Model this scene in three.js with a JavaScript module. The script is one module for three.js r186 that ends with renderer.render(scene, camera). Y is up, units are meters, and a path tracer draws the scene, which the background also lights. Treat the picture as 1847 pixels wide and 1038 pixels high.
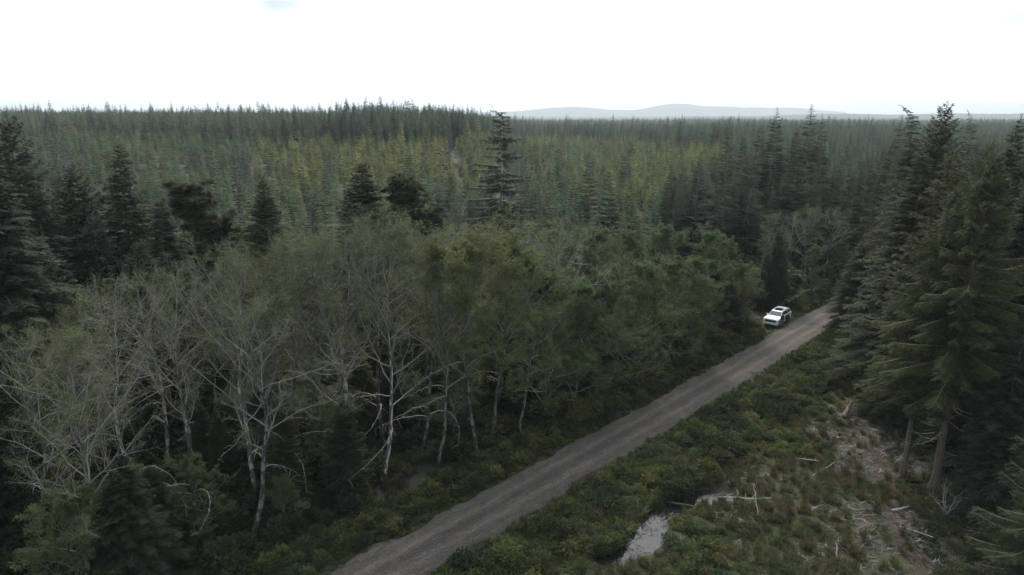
import * as THREE from 'three';
import { MarchingCubes } from 'three/addons/objects/MarchingCubes.js';
import { mergeGeometries, mergeVertices } from 'three/addons/utils/BufferGeometryUtils.js';

// ------------------------------------------------------------------ camera, sky, sun, exposure
const scene = new THREE.Scene();
const camera = new THREE.PerspectiveCamera(44.42, 1847 / 1038, 0.5, 30000);
camera.position.set(0, 28, 0);
camera.rotation.set(THREE.MathUtils.degToRad(-13.9), 0, 0);
const renderer = new THREE.WebGLRenderer({ antialias: true });
renderer.toneMapping = THREE.LinearToneMapping;
renderer.toneMappingExposure = 1.85;
renderer.shadowMap.enabled = true;

const SUN_AZ = THREE.MathUtils.degToRad(-5), SUN_EL = THREE.MathUtils.degToRad(42);
const SUN = new THREE.Vector3(Math.sin(SUN_AZ) * Math.cos(SUN_EL), Math.sin(SUN_EL), -Math.cos(SUN_AZ) * Math.cos(SUN_EL));

function mulberry(a) { return () => { a = (a + 0x6d2b79f5) | 0; let t = Math.imul(a ^ (a >>> 15), 1 | a); t = (t + Math.imul(t ^ (t >>> 7), 61 | t)) ^ t; return ((t ^ (t >>> 14)) >>> 0) / 4294967296; }; }
const hash = (x, y) => { let h = Math.imul(x, 374761393) + Math.imul(y, 668265263) | 0; h = Math.imul(h ^ (h >>> 13), 1274126177); return ((h ^ (h >>> 16)) >>> 0) / 4294967296; };
function noise(x, y, wrap = 0) {
  let xi = Math.floor(x), yi = Math.floor(y); const fx = x - xi, fy = y - yi, u = fx * fx * (3 - 2 * fx), v = fy * fy * (3 - 2 * fy);
  let x1 = xi + 1, y1 = yi + 1;
  if (wrap) { const m = (a) => ((a % wrap) + wrap) % wrap; xi = m(xi); yi = m(yi); x1 = m(x1); y1 = m(y1); }
  const a = hash(xi, yi), b = hash(x1, yi), c = hash(xi, y1), d = hash(x1, y1);
  return a + (b - a) * u + (c - a) * v + (a - b - c + d) * u * v;
}
function fbm(x, y, n = 4, wrap = 0) { let s = 0, a = 0.5, t = 0; for (let i = 0; i < n; i++) { s += a * noise(x, y, wrap); t += a; x *= 2; y *= 2; wrap *= 2; a *= 0.5; } return s / t; }
const clamp = (x, a = 0, b = 1) => Math.min(b, Math.max(a, x));
const smooth = (a, b, x) => { const t = clamp((x - a) / (b - a)); return t * t * (3 - 2 * t); };
const lerp = (a, b, t) => a + (b - a) * t;
const V = (x, y, z) => new THREE.Vector3(x, y, z);

{ // veiled backlit sky: thin bright cloud round the sun, paler blue away from it
  const W = 1024, Hh = 512, data = new Float32Array(W * Hh * 4);
  for (let r = 0; r < Hh; r++) {
    const up = ((r + 0.5) / Hh - 0.5) * Math.PI, y = Math.sin(up);
    for (let c = 0; c < W; c++) {
      const ro = ((c + 0.5) / W - 0.5) * 2 * Math.PI, x = Math.cos(ro) * Math.cos(up), z = Math.sin(ro) * Math.cos(up);
      const ang = Math.acos(clamp(x * SUN.x + y * SUN.y + z * SUN.z, -1, 1)) * 57.3;
      const el = Math.max(0, up * 57.3);
      const glow = 2.2 * Math.exp(-((ang / 16) ** 2)) + 1.7 * Math.exp(-((ang / 37) ** 2));
      const hor = 0.28 * Math.exp(-el / 9) + 0.8 * Math.exp(-el / 12) * Math.exp(-((ang / 46) ** 2));
      const k = 1 / (Math.max(0.03, y) + 0.12);
      const cl = fbm(x * k * 2.4 + 11, z * k * 2.4 + 5, 5);
      const grey = smooth(0.5, 0.72, cl);
      const base = 0.40 + 0.16 * smooth(0.35, 0.6, cl);
      const blue = 1 - smooth(0.30, 0.55, cl);
      const veil = 1 - 0.3 * grey * smooth(3, 14, el) * Math.exp(-el / 60);
      const az = Math.atan2(x, -z) * 57.3, wx = (fbm(az * 0.35 + 3, el * 0.6, 4) - 0.5) * 2.0, wy = (fbm(az * 0.3 + 40, el * 0.7 + 9, 4) - 0.5) * 1.2;
      let puff = 1; for (const [ca, ce, ra, re, amt] of [[-16.9, 7.6, 2.9, 1.3, 0.66], [-36, 7.6, 5, 2.4, 0.5], [37, 7, 8, 4.5, 0.3], [-26, 11, 4, 1.8, 0.4], [-8, 13, 6, 2, 0.35], [22, 8.6, 3, 0.9, 0.35], [12, 15, 7, 2.4, 0.35], [40, 13, 6, 2.5, 0.3], [-48, 6, 6, 2, 0.3], [52, 7, 6, 2, 0.25]]) puff *= 1 - amt * Math.exp(-(((((az + wx - ca) / ra) ** 2) + (((el + wy - ce) / re) ** 2)) ** 1.5));
      const t = smooth(25, 52, ang);
      const R = (base * lerp(0.95, 0.74, blue) + hor * 0.97 + glow * lerp(1, 0.6, t)) * veil * puff, G = (base * lerp(1, 0.94, blue) + hor + glow * lerp(1, 0.97, t)) * veil * puff, B = (base * lerp(1.04, 1.12, blue) + hor * 1.03 + glow) * veil * puff;
      const o = (r * W + c) * 4; data[o] = R; data[o + 1] = G; data[o + 2] = B; data[o + 3] = 1;
    }
  }
  const t = new THREE.DataTexture(data, W, Hh, THREE.RGBAFormat, THREE.FloatType);
  t.mapping = THREE.EquirectangularReflectionMapping; t.magFilter = THREE.LinearFilter; t.needsUpdate = true;
  scene.background = t; scene.environment = t;
}
const sun = new THREE.DirectionalLight(0xfff0dc, 1.5);
sun.name = 'sun'; sun.position.copy(SUN).multiplyScalar(400).add(V(0, 0, -80)); sun.target.position.set(0, 0, -80);
sun.castShadow = true; sun.shadow.radius = 20; sun.shadow.mapSize.set(4096, 4096);
Object.assign(sun.shadow.camera, { left: -160, right: 160, top: 160, bottom: -160, near: 10, far: 900 });
scene.add(sun, sun.target);
scene.fog = new THREE.FogExp2(0xe6edf5, 0.00013);

// ------------------------------------------------------------------ helpers
const taken = new Map();
function numbered(n) { const k = taken.get(n) ?? 0; taken.set(n, k + 1); return k ? n + '_' + String(k).padStart(3, '0') : n; }
function shade(o) { o.traverse((m) => { if (m.isMesh) { m.castShadow = m.receiveShadow = true; } }); return o; }
function tag(o, label, category, group, kind) { if (label) o.userData.label = label; if (category) o.userData.category = category; if (group) o.userData.group = group; if (kind) o.userData.kind = kind; return o; }
function thing(name, x, y, z, turn = 0, s = 1) { const g = new THREE.Group(); g.name = numbered(name); g.position.set(x, y, z); g.rotation.y = turn; g.scale.setScalar(s); scene.add(g); return g; }
function part(name, geo, mat, parent) { const m = new THREE.Mesh(geo, mat); m.name = name; m.castShadow = m.receiveShadow = true; parent.add(m); return m; }
function top(name, geo, mat) { const m = new THREE.Mesh(geo, mat); m.name = numbered(name); m.castShadow = m.receiveShadow = true; scene.add(m); return m; }

class MB {
  constructor() { this.p = []; this.c = []; this.u = []; this.i = []; }
  get n() { return this.p.length / 3; }
  v(x, y, z, c = 1, u = 0, w = 0) { this.p.push(x, y, z); if (typeof c === 'number') this.c.push(c, c, c); else this.c.push(c[0], c[1], c[2]); this.u.push(u, w); return this.p.length / 3 - 1; }
  tri(a, b, c, col) { const n = this.v(a.x, a.y, a.z, col); this.v(b.x, b.y, b.z, col); this.v(c.x, c.y, c.z, col); this.i.push(n, n + 1, n + 2); }
  // a needle: thin triangle from p along d (length l) with half width w across s
  needle(px, py, pz, dx, dy, dz, l, sx, sy, sz, w, col) {
    const n = this.v(px - sx * w, py - sy * w, pz - sz * w, col); this.v(px + sx * w, py + sy * w, pz + sz * w, col); this.v(px + dx * l, py + dy * l, pz + dz * l, col); this.i.push(n, n + 1, n + 2);
  }
  // a leaf: diamond of two faces, folded along its rib
  leaf(p, d, s, l, w, col, fold = 0.25) {
    const nx = d.y * s.z - d.z * s.y, ny = d.z * s.x - d.x * s.z, nz = d.x * s.y - d.y * s.x, m = l * 0.5, f = w * fold;
    const n = this.v(p.x, p.y, p.z, col);
    this.v(p.x + d.x * m + s.x * w + nx * f, p.y + d.y * m + s.y * w + ny * f, p.z + d.z * m + s.z * w + nz * f, col);
    this.v(p.x + d.x * l, p.y + d.y * l, p.z + d.z * l, col);
    this.v(p.x + d.x * m - s.x * w + nx * f, p.y + d.y * m - s.y * w + ny * f, p.z + d.z * m - s.z * w + nz * f, col);
    this.i.push(n, n + 1, n + 2, n, n + 2, n + 3);
  }
  tube(pts, rad, sides, col = 1, uvs = 1) {
    const T = V(), A = V(), B = V(); let len = 0, prev = null;
    A.set(1, 0, 0);
    for (let k = 0; k < pts.length; k++) {
      const p = pts[k]; T.subVectors(pts[Math.min(k + 1, pts.length - 1)], pts[Math.max(k - 1, 0)]).normalize();
      if (!prev) A.set(Math.abs(T.x) > 0.8 ? 0 : 1, 0, Math.abs(T.x) > 0.8 ? 1 : 0);
      A.addScaledVector(T, -A.dot(T)).normalize(); B.crossVectors(T, A);
      if (prev) len += p.distanceTo(prev); prev = p;
      for (let j = 0; j <= sides; j++) {
        const a = j / sides * Math.PI * 2, ca = Math.cos(a) * rad[k], sa = Math.sin(a) * rad[k];
        this.v(p.x + A.x * ca + B.x * sa, p.y + A.y * ca + B.y * sa, p.z + A.z * ca + B.z * sa, col, j / sides * uvs, len);
      }
      if (k) { const b = this.n - 2 * (sides + 1); for (let j = 0; j < sides; j++) this.i.push(b + j, b + j + 1, b + j + sides + 1, b + j + 1, b + j + sides + 2, b + j + sides + 1); }
    }
  }
  geo(normals = false) {
    const g = new THREE.BufferGeometry();
    g.setAttribute('position', new THREE.BufferAttribute(new Float32Array(this.p), 3));
    g.setAttribute('color', new THREE.BufferAttribute(new Float32Array(this.c), 3));
    g.setAttribute('uv', new THREE.BufferAttribute(new Float32Array(this.u), 2));
    g.setIndex(new THREE.BufferAttribute(new Uint32Array(this.i), 1));
    if (normals) g.computeVertexNormals();
    return g;
  }
}
function canvasTex(W, Hh, f, srgb = true) {
  const d = new Uint8Array(W * Hh * 4);
  for (let y = 0; y < Hh; y++) for (let x = 0; x < W; x++) { const c = f(x, y), o = (y * W + x) * 4; d[o] = clamp(c[0]) * 255; d[o + 1] = clamp(c[1]) * 255; d[o + 2] = clamp(c[2]) * 255; d[o + 3] = 255; }
  const t = new THREE.DataTexture(d, W, Hh); t.wrapS = t.wrapT = THREE.RepeatWrapping; t.magFilter = THREE.LinearFilter; t.minFilter = THREE.LinearMipmapLinearFilter; t.generateMipmaps = true;
  if (srgb) t.colorSpace = THREE.SRGBColorSpace; t.needsUpdate = true; return t;
}
const lin = (r, g, b) => new THREE.Color().setRGB(r, g, b);
const foliage = (r, g, b, tr = 0.3, name = 'foliage') => { const m = new THREE.MeshPhysicalMaterial({ color: lin(r, g, b), roughness: 0.95, vertexColors: true, side: THREE.DoubleSide, transmission: tr, thickness: 0, specularIntensity: 0.25 }); m.name = name; return m; };

// ------------------------------------------------------------------ terrain
const RX = -9, RZ = -38.4, UX = 0.676, UZ = -0.737, NX = 0.737, NZ = 0.676;   // the road's line: s along it, n to its right
const roadS = (x, z) => (x - RX) * UX + (z - RZ) * UZ, roadN = (x, z) => (x - RX) * NX + (z - RZ) * NZ;
const roadXZ = (s, n) => [RX + s * UX + n * NX, RZ + s * UZ + n * NZ];
const ROAD_C = (s) => 0.35 + 0.35 * Math.sin(s * 0.035), ROAD_HW = 2.45;
const WATER_Y = -0.62;
function pond(s, n) { // 1 in the ditch's standing water, 0 outside
  const c = 10.1 + 0.10 * (s - 18) + 0.7 * Math.sin(s * 0.55), w = 0.74 + 0.24 * Math.sin(s * 0.8 + 1) + 0.5 * (noise(s * 0.9, n * 0.9 + 40) - 0.5);
  const e = smooth(9.6, 12.2, s) * (1 - smooth(22.5, 28, s));
  const a = (1 - smooth(w * 0.75, w * 1.6 + 0.2, Math.abs(n - c))) * e;
  const q = Math.hypot(s - 7.2, (n - 9.4) * 1.2), b = 1 - smooth(0.5, 1.5, q);
  return Math.max(a, b);
}
function farRise(x, z) {
  const d = -z; if (d < 110) return 0; const a = x / d;
  let h = 0;
  h += (8 * smooth(0.06, -0.10, a) + 2 * smooth(-0.10, 0.06, a)) * smooth(125, 390, d) * (1 - smooth(560, 1000, d));
  h += 5 * smooth(330, 480, d) * Math.exp(-(((a + 0.20) / 0.14) ** 2)) * (1 - smooth(640, 1000, d));
  h += 5 * smooth(480, 900, d) * smooth(-0.16, -0.42, a);
  h -= 9 * smooth(260, 1100, d) * smooth(-0.06, 0.04, a);
  h += 4 * smooth(150, 450, d) * (fbm(x * 0.006 + 3, z * 0.006, 3) - 0.5);
  h += 9 * smooth(900, 2200, d) * (fbm(x * 0.0016 + 8, z * 0.0016, 3) - 0.5) - 5 * smooth(700, 2200, d) * smooth(-0.2, 0.0, a);
  return h;
}
function groundY(x, z) {
  let y = farRise(x, z);
  if (z < -400 || z > 60 || Math.abs(x) > 250) return y;
  const s = roadS(x, z), n = roadN(x, z) - ROAD_C(s), a = Math.abs(n);
  const bumps = (fbm(x * 0.35, z * 0.35, 3) - 0.5) * 0.55 + (fbm(x * 1.3 + 9, z * 1.3, 2) - 0.5) * 0.22;
  const side = -0.30 + bumps;
  let off = lerp(-0.05, side, smooth(ROAD_HW - 0.1, ROAD_HW + 1.8, a));
  if (n > 4) off = Math.max(off, -0.5) ;
  off = lerp(off, -1.0, pond(s, roadN(x, z)) * smooth(4.5, 6, n));
  return y + off;
}
{
  const line = (a, b, step, lo, hi, grow) => { const r = []; for (let v = a; v <= b; v += step) r.push(v); let d = step; for (let v = b; v < hi;) { d *= grow; v += d; r.push(Math.min(v, hi)); } d = step; const l = []; for (let v = a; v > lo;) { d *= grow; v -= d; l.push(Math.max(v, lo)); } return l.reverse().concat(r); };
  const xs = line(-46, 56, 0.6, -15000, 15000, 1.13), zs = line(-104, -28, 0.6, -15000, 300, 1.13);
  const p = [], c = [], uv = [], idx = [];
  for (const z of zs) for (const x of xs) {
    p.push(x, groundY(x, z), z); uv.push(x / 5, z / 5);
    const n = roadN(x, z), s = roadS(x, z), nn = fbm(x * 0.25 + 5, z * 0.25, 3);
    // leaf litter, moss and bare churned soil of the cleared strip
    let col = [0.024, 0.022, 0.015];
    if (n > 3 && -z < 110) col = lerp3([0.042, 0.048, 0.020], [0.066, 0.052, 0.045], smooth(0.46, 0.6, nn) * smooth(9, 0, 30.5 + 0.33 * (-z - 51) - x));
    else if (n < 0 && n > -5 && s > 62 && s < 84) col = [0.045, 0.055, 0.02];
    if (-z > 1500) col = [0.03, 0.04, 0.025];
    c.push(...col);
  }
  const w = xs.length;
  for (let j = 0; j + 1 < zs.length; j++) for (let i = 0; i + 1 < w; i++) { const a = j * w + i; idx.push(a, a + w, a + 1, a + 1, a + w, a + w + 1); }
  const g = new THREE.BufferGeometry();
  g.setAttribute('position', new THREE.Float32BufferAttribute(p, 3)); g.setAttribute('color', new THREE.Float32BufferAttribute(c, 3)); g.setAttribute('uv', new THREE.Float32BufferAttribute(uv, 2)); g.setIndex(idx); g.computeVertexNormals();
  const R = mulberry(5), spots = canvasTex(512, 512, (x, y) => { const a = fbm(x / 32, y / 32, 4, 16), b = fbm(x / 8 + 3, y / 8, 2, 64), k = 0.35 + 0.5 * a + 0.5 * b * (R() * 0.5 + 0.5); return [k * 1.02, k, k * 0.93]; });
  const m = new THREE.MeshStandardMaterial({ vertexColors: true, map: spots, roughness: 1 });
  top('ground', g, m).userData.kind = 'structure';
}
function lerp3(a, b, t) { return [lerp(a[0], b[0], t), lerp(a[1], b[1], t), lerp(a[2], b[2], t)]; }

{ // gravel road: a crowned strip with worn wheel tracks
  const p = [], uv = [], idx = [], M = 24; let rows = 0;
  for (let s = -40; s <= 170; s += 0.6) {
    for (let j = 0; j <= M; j++) {
      const t = j / M * 2 - 1, ed = 1 + (fbm(s * 0.5, t > 0 ? 3 : 60, 3) - 0.5) * 0.6 * Math.abs(t), n = t * ROAD_HW * ed;
      const [x, z] = roadXZ(s, ROAD_C(s) + n);
      const ruts = -0.045 * (Math.exp(-(((Math.abs(n) - 0.85) / 0.28) ** 2))) - 0.02 * Math.exp(-(((n - 2.0) / 0.2) ** 2));
      const y = 0.075 - 0.018 * n * n * 0.6 + ruts + (fbm(x * 1.2, z * 1.2, 3) - 0.5) * 0.05 - (Math.abs(t) > 0.99 ? 0.14 : 0);
      p.push(x, y, z); uv.push(s / 20, (n / ROAD_HW + 1) / 2);
    }
    if (rows++) { const b = (rows - 2) * (M + 1); for (let j = 0; j < M; j++) idx.push(b + j, b + j + 1, b + j + M + 1, b + j + 1, b + j + M + 2, b + j + M + 1); }
  }
  const g = new THREE.BufferGeometry();
  g.setAttribute('position', new THREE.Float32BufferAttribute(p, 3)); g.setAttribute('uv', new THREE.Float32BufferAttribute(uv, 2)); g.setIndex(idx); g.computeVertexNormals();
  const R = mulberry(77), W = 2048, Hh = 512, grit = new Float32Array(W * Hh);
  for (let i = 0; i < grit.length; i++) grit[i] = R();
  const f = (x, y) => {
    const v = y / Hh, n = (v * 2 - 1) * ROAD_HW, wob = (fbm(x / 128, 9, 3, 16) - 0.5) * 0.35;
    const track = Math.exp(-(((Math.abs(n + wob) - 0.85) / 0.3) ** 2)), g0 = grit[y * W + x], big = fbm(x / 64, y / 24, 4, 32), fine = noise(x / 3, y / 3);
    const streak = fbm(x / 90, y / 5 + 30, 3);
    const loose = Math.exp(-(((n + wob) / 0.35) ** 2)) + Math.exp(-(((Math.abs(n) - 1.65) / 0.3) ** 2));
    const lump = noise(x / 11, y / 9), chip = noise(x / 6 + 50, y / 5);
    let k = 0.236 + 0.09 * (big - 0.5) + 0.05 * (fine - 0.5) + 0.10 * (streak - 0.5) + 0.075 * (lump - 0.5) + 0.06 * (chip - 0.5) + 0.055 * track - 0.03 * Math.exp(-((n + wob) / 0.3 * ((n + wob) / 0.3))) + (g0 > 0.985 ? 0.12 : g0 < 0.03 ? -0.07 : 0);
    const brown = smooth(0.45, 0.7, fbm(x / 100 + 7, y / 30 + 2, 3));
    return [k * (1.07 + 0.07 * brown), k * (0.985), k * (0.945 - 0.08 * brown)];
  };
  const map = canvasTex(W, Hh, f), bump = canvasTex(W, Hh, (x, y) => { const k = 0.5 * grit[y * W + x] + 0.5 * noise(x / 3, y / 3); return [k, k, k]; }, false);
  const m = new THREE.MeshStandardMaterial({ map, roughness: 0.95, bumpMap: bump, bumpScale: 0.02 });
  top('gravel_road', g, m).userData.kind = 'structure';
}
{ // standing water in the ditch
  const p = [], idx = [];
  for (let i = 0; i <= 24; i++) for (let j = 0; j <= 6; j++) { const [x, z] = roadXZ(4 + i, 6.6 + j); p.push(x, WATER_Y, z); }
  for (let i = 0; i < 24; i++) for (let j = 0; j < 6; j++) { const a = i * 7 + j; idx.push(a, a + 1, a + 7, a + 1, a + 8, a + 7); }
  const g = new THREE.BufferGeometry(); g.setAttribute('position', new THREE.Float32BufferAttribute(p, 3)); g.setAttribute('uv', new THREE.Float32BufferAttribute(p.filter((_, i) => i % 3 !== 1).map((v) => v / 3), 2)); g.setIndex(idx); g.computeVertexNormals();
  const bump = canvasTex(256, 256, (x, y) => { const k = fbm(x / 16, y / 32, 3, 8); return [k, k, k]; }, false);
  top('ditch_water', g, new THREE.MeshPhysicalMaterial({ color: lin(0.014, 0.014, 0.013), ior: 1.33, specularIntensity: 0.8, roughness: 0.05, bumpMap: bump, bumpScale: 0.008 })).userData.kind = 'structure';
}
// far hills on the horizon
function hills(name, a0, a1, d, depth, prof, seed) {
  const p = [], c = [], idx = [], N = 420, M = 10;
  for (let j = 0; j <= M; j++) for (let i = 0; i <= N; i++) {
    const t = i / N, a = lerp(a0, a1, t), dd = d + depth * (j / M - 0.5), k = Math.sin(Math.PI * j / M);
    const h = prof(a) * Math.pow(k, 0.8) * (0.86 + 0.28 * fbm(t * 22 + seed, j * 0.7, 3)) + (noise(i * 0.9 + seed, j * 3.1) * 5 + noise(i * 2.3, j + seed) * 4) * k;
    p.push(a * dd, -12 + h, -dd); const q = 0.7 + 0.6 * noise(i * 0.7, j * 2); c.push(q, q, q);
  }
  for (let j = 0; j < M; j++) for (let i = 0; i < N; i++) { const a = j * (N + 1) + i; idx.push(a, a + 1, a + N + 1, a + 1, a + N + 2, a + N + 1); }
  const g = new THREE.BufferGeometry(); g.setAttribute('position', new THREE.Float32BufferAttribute(p, 3)); g.setAttribute('color', new THREE.Float32BufferAttribute(c, 3)); g.setIndex(idx); g.computeVertexNormals();
  tag(top(name, g, new THREE.MeshStandardMaterial({ color: lin(0.035, 0.05, 0.035), roughness: 1, vertexColors: true, side: THREE.DoubleSide })), 'low wooded hills fading into haze on the horizon', 'hills', null, 'structure');
}
const G = (a, c, w) => Math.exp(-(((a - c) / w) ** 2));
hills('far_hills', -0.16, 0.46, 14000, 2000, (a) => 46 + 142 * G(a, 0.225, 0.042) + 105 * G(a, 0.08, 0.07) + 100 * G(a, 0.31, 0.08) + 54 * G(a, 0.40, 0.05), 3);
hills('far_hills', 0.24, 0.95, 5200, 700, (a) => 14 + 18 * G(a, 0.44, 0.07) + 30 * G(a, 0.78, 0.1) + 18 * G(a, 0.6, 0.08), 31);

// ------------------------------------------------------------------ materials
const barkTex = (() => { const R = mulberry(3); const lines = new Float32Array(512).map(() => R()); return canvasTex(256, 512, (x, y) => {
  const blot = fbm(x / 32, y / 64, 4, 8), lichen = smooth(0.46, 0.56, blot), band = smooth(0.62, 0.8, fbm(x / 128 + 4, y / 10, 3, 2)), k = lerp(0.34, 0.66, lichen) * (0.85 + 0.3 * noise(x / 4, y / 4)) * (1 - 0.5 * band);
  return [k, k * 0.99, k * 0.96]; }); })();
barkTex.repeat.set(1, 0.35);
const coniferBark = canvasTex(128, 256, (x, y) => { const k = 0.3 + 0.25 * fbm(x / 6, y / 40, 3) + 0.1 * noise(x / 3, y / 9); return [k * 1.03, k * 0.96, k * 0.9]; });
const TINTS = [[0.100, 0.140, 0.066], [0.118, 0.156, 0.062], [0.084, 0.130, 0.080], [0.150, 0.172, 0.054], [0.056, 0.082, 0.050], [0.178, 0.192, 0.058]];
const M = {
  alderBark: new THREE.MeshStandardMaterial({ map: barkTex, color: lin(0.36, 0.36, 0.36), roughness: 0.9 }), alderWhite: new THREE.MeshStandardMaterial({ map: barkTex, color: lin(0.95, 0.95, 0.94), roughness: 0.9 }),
  twig: new THREE.MeshStandardMaterial({ color: lin(0.185, 0.177, 0.166), roughness: 0.9, vertexColors: true }),
  twigDark: new THREE.MeshStandardMaterial({ color: lin(0.16, 0.15, 0.13), roughness: 0.9, vertexColors: true }),
  whiteWood: new THREE.MeshStandardMaterial({ color: lin(0.34, 0.33, 0.315), roughness: 0.85, vertexColors: true }),
  coniferBark: new THREE.MeshStandardMaterial({ map: coniferBark, color: lin(0.75, 0.72, 0.7), roughness: 1 }),
  cedarBark: new THREE.MeshStandardMaterial({ map: coniferBark, color: lin(0.5, 0.46, 0.43), roughness: 1 }),
  paleBark: new THREE.MeshStandardMaterial({ map: coniferBark, color: lin(1.6, 1.55, 1.5), roughness: 1 }),
  dark: [foliage(0.028, 0.040, 0.022, 0.25), foliage(0.035, 0.044, 0.021, 0.25), foliage(0.025, 0.038, 0.025, 0.25)],
  olive: [foliage(0.050, 0.055, 0.022, 0.28), foliage(0.042, 0.054, 0.025, 0.28), foliage(0.060, 0.058, 0.022, 0.28)],
  hero: foliage(0.031, 0.040, 0.023, 0.2), dense: foliage(0.056, 0.066, 0.024, 0.25), pine: foliage(0.054, 0.062, 0.026, 0.3), cedar: foliage(0.058, 0.068, 0.026, 0.35),
  young: TINTS.map((c) => foliage(c[0], c[1], c[2], 0.42)),
  leafBare: foliage(0.095, 0.105, 0.040, 0.4), leafYellow: foliage(0.125, 0.138, 0.046, 0.45), leafGreen: foliage(0.088, 0.124, 0.048, 0.45), leafOlive: foliage(0.096, 0.112, 0.048, 0.45),
  shrub: foliage(1, 1, 1, 0.3),
};

// ------------------------------------------------------------------ conifers
// o: h, base, maxL, pow, whorl, nb, gap, e0 (elevation of low and high branches), droop, up, bl (branchlet share), blGap, needles, nw (needle width), r0, tip
function axisOf(o, R) {
  const ph = R() * 6.28, amp = (o.wob ?? 0.15), tip = o.tip ?? 0, tdir = o.tipDir ?? R() * 6.28, lx = (o.leanX ?? 0), lz = (o.leanZ ?? 0);
  return (t) => { const b = tip * Math.pow(Math.max(0, (t - 0.9) / 0.1), 2); return V(lx * t * t + amp * Math.sin(t * 3 + ph) * t + b * Math.cos(tdir), t * o.h - b * 0.35, lz * t * t + amp * Math.cos(t * 2.4 + ph) * t + b * Math.sin(tdir)); };
}
function spray(mb, px, py, pz, dx, dy, dz, len, n, w, c, R) {
  // side vector roughly horizontal
  let sx = dz, sy = 0, sz = -dx; const sl = Math.hypot(sx, sz) || 1; sx /= sl; sz /= sl;
  if (n <= 1) { const tw = (R() - 0.5) * 0.9; mb.needle(px, py, pz, dx, dy, dz, len, sx, tw, sz, w, c * (0.85 + 0.3 * R())); return; }
  for (let j = 0; j < n; j++) {
    const t = j / n, sd = j & 1 ? 1 : -1, k = j === n - 1 ? 0 : 0.75 * sd, l = len * (0.52 - 0.25 * t) * (0.8 + 0.5 * R()), ey = (R() - 0.55) * 0.5;
    let ex = dx * 0.8 + sx * k, ez = dz * 0.8 + sz * k, e1 = dy * 0.8 + ey; const m = 1 / Math.hypot(ex, e1, ez);
    const q = t * len * 0.85;
    mb.needle(px + dx * q, py + dy * q - 0.05 * len * t, pz + dz * q, ex * m, e1 * m, ez * m, l, -ez * m + 0.001, (R() - 0.5) * 0.8, ex * m, w, c * (0.8 + 0.4 * R()));
  }
}
function bough(mb, wood, p0, a, L, e0, o, R) {
  const ca = Math.cos(a), sa = Math.sin(a), ce = Math.cos(e0), se = Math.sin(e0), cb = 0.78 + 0.44 * R();
  const dr = o.droop * (0.7 + 0.6 * R()), up = o.up ?? 0;
  const at = (t) => [p0.x + ca * L * t * ce, p0.y + L * (se * t - dr * t * t + up * t * t * t), p0.z + sa * L * t * ce];
  if (wood && L > (o.woodMin ?? 0.4)) { const pts = [0, 0.33, 0.66, 1].map((t) => V(...at(t))), r = (o.br ?? 0.018) * L ** 0.7; wood.tube(pts, [r, r * 0.75, r * 0.5, r * 0.2], 3, 0.9); }
  if (o.blade) { // a bough of far trees: flat feathered fans of needles, each a folded blade
    for (let b = 0; b < o.blade; b++) {
      const s = b === 0 ? 0 : (b & 1 ? 1 : -1), lev = Math.ceil(b / 2), t0 = b === 0 ? 0 : 0.12 + 0.22 * (lev - 1) + 0.1 * R(), l = b === 0 ? L : L * (0.62 - 0.14 * (lev - 1)) * (0.8 + 0.4 * R()), aa = a + s * (0.75 + 0.25 * R()), c1 = Math.cos(aa), s1 = Math.sin(aa);
      const [x, y, z] = at(t0), dy = (se - dr) * 0.8 + (R() - 0.5) * 0.2, w = l * (o.bw ?? 0.19), cc = cb * (0.75 + 0.5 * R());
      mb.leaf(V(x, y, z), V(c1, dy, s1), V(-s1, -0.25, c1), l, w, cc, -0.3);
    }
    return;
  }
  const n = Math.max(2, Math.ceil(L / o.blGap)), t0 = o.t0 ?? 0.12;
  for (let k = 0; k < n; k++) {
    const t = t0 + (1 - t0) * (k + 0.3 + 0.5 * R()) / n, [x, y, z] = at(Math.min(1, t));
    for (const s of [-1, 1]) {
      if (R() < (o.miss ?? 0.06)) continue;
      const l = (L * o.bl * Math.pow(1 - t * 0.85, 0.8) + o.blMin * Math.min(1, 0.25 + L / 1.6)) * (0.65 + 0.6 * R()), f = 0.35 + 0.35 * R();
      let dx = ca * f - sa * s * 0.85, dz = sa * f + ca * s * 0.85, dy = (o.blUp ?? 0) - (o.hang ?? 0.12) * (0.4 + R()) + (R() - 0.5) * 0.25; const m = 1 / Math.hypot(dx, dy, dz);
      spray(mb, x, y, z, dx * m, dy * m, dz * m, l, o.needles, o.nw * (o.needles <= 1 ? l * 1.0 : 1), cb, R);
    }
  }
  const [x, y, z] = at(0.85), [x1, y1, z1] = at(1.05), m = 1 / Math.hypot(x1 - x, y1 - y, z1 - z);
  spray(mb, x, y, z, (x1 - x) * m, (y1 - y) * m, (z1 - z) * m, 0.3 * L * o.bl + o.blMin * 1.2 * Math.min(1, 0.3 + L / 1.6), o.needles, o.nw * (o.needles <= 1 ? 0.3 : 1), cb, R);
}
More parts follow.
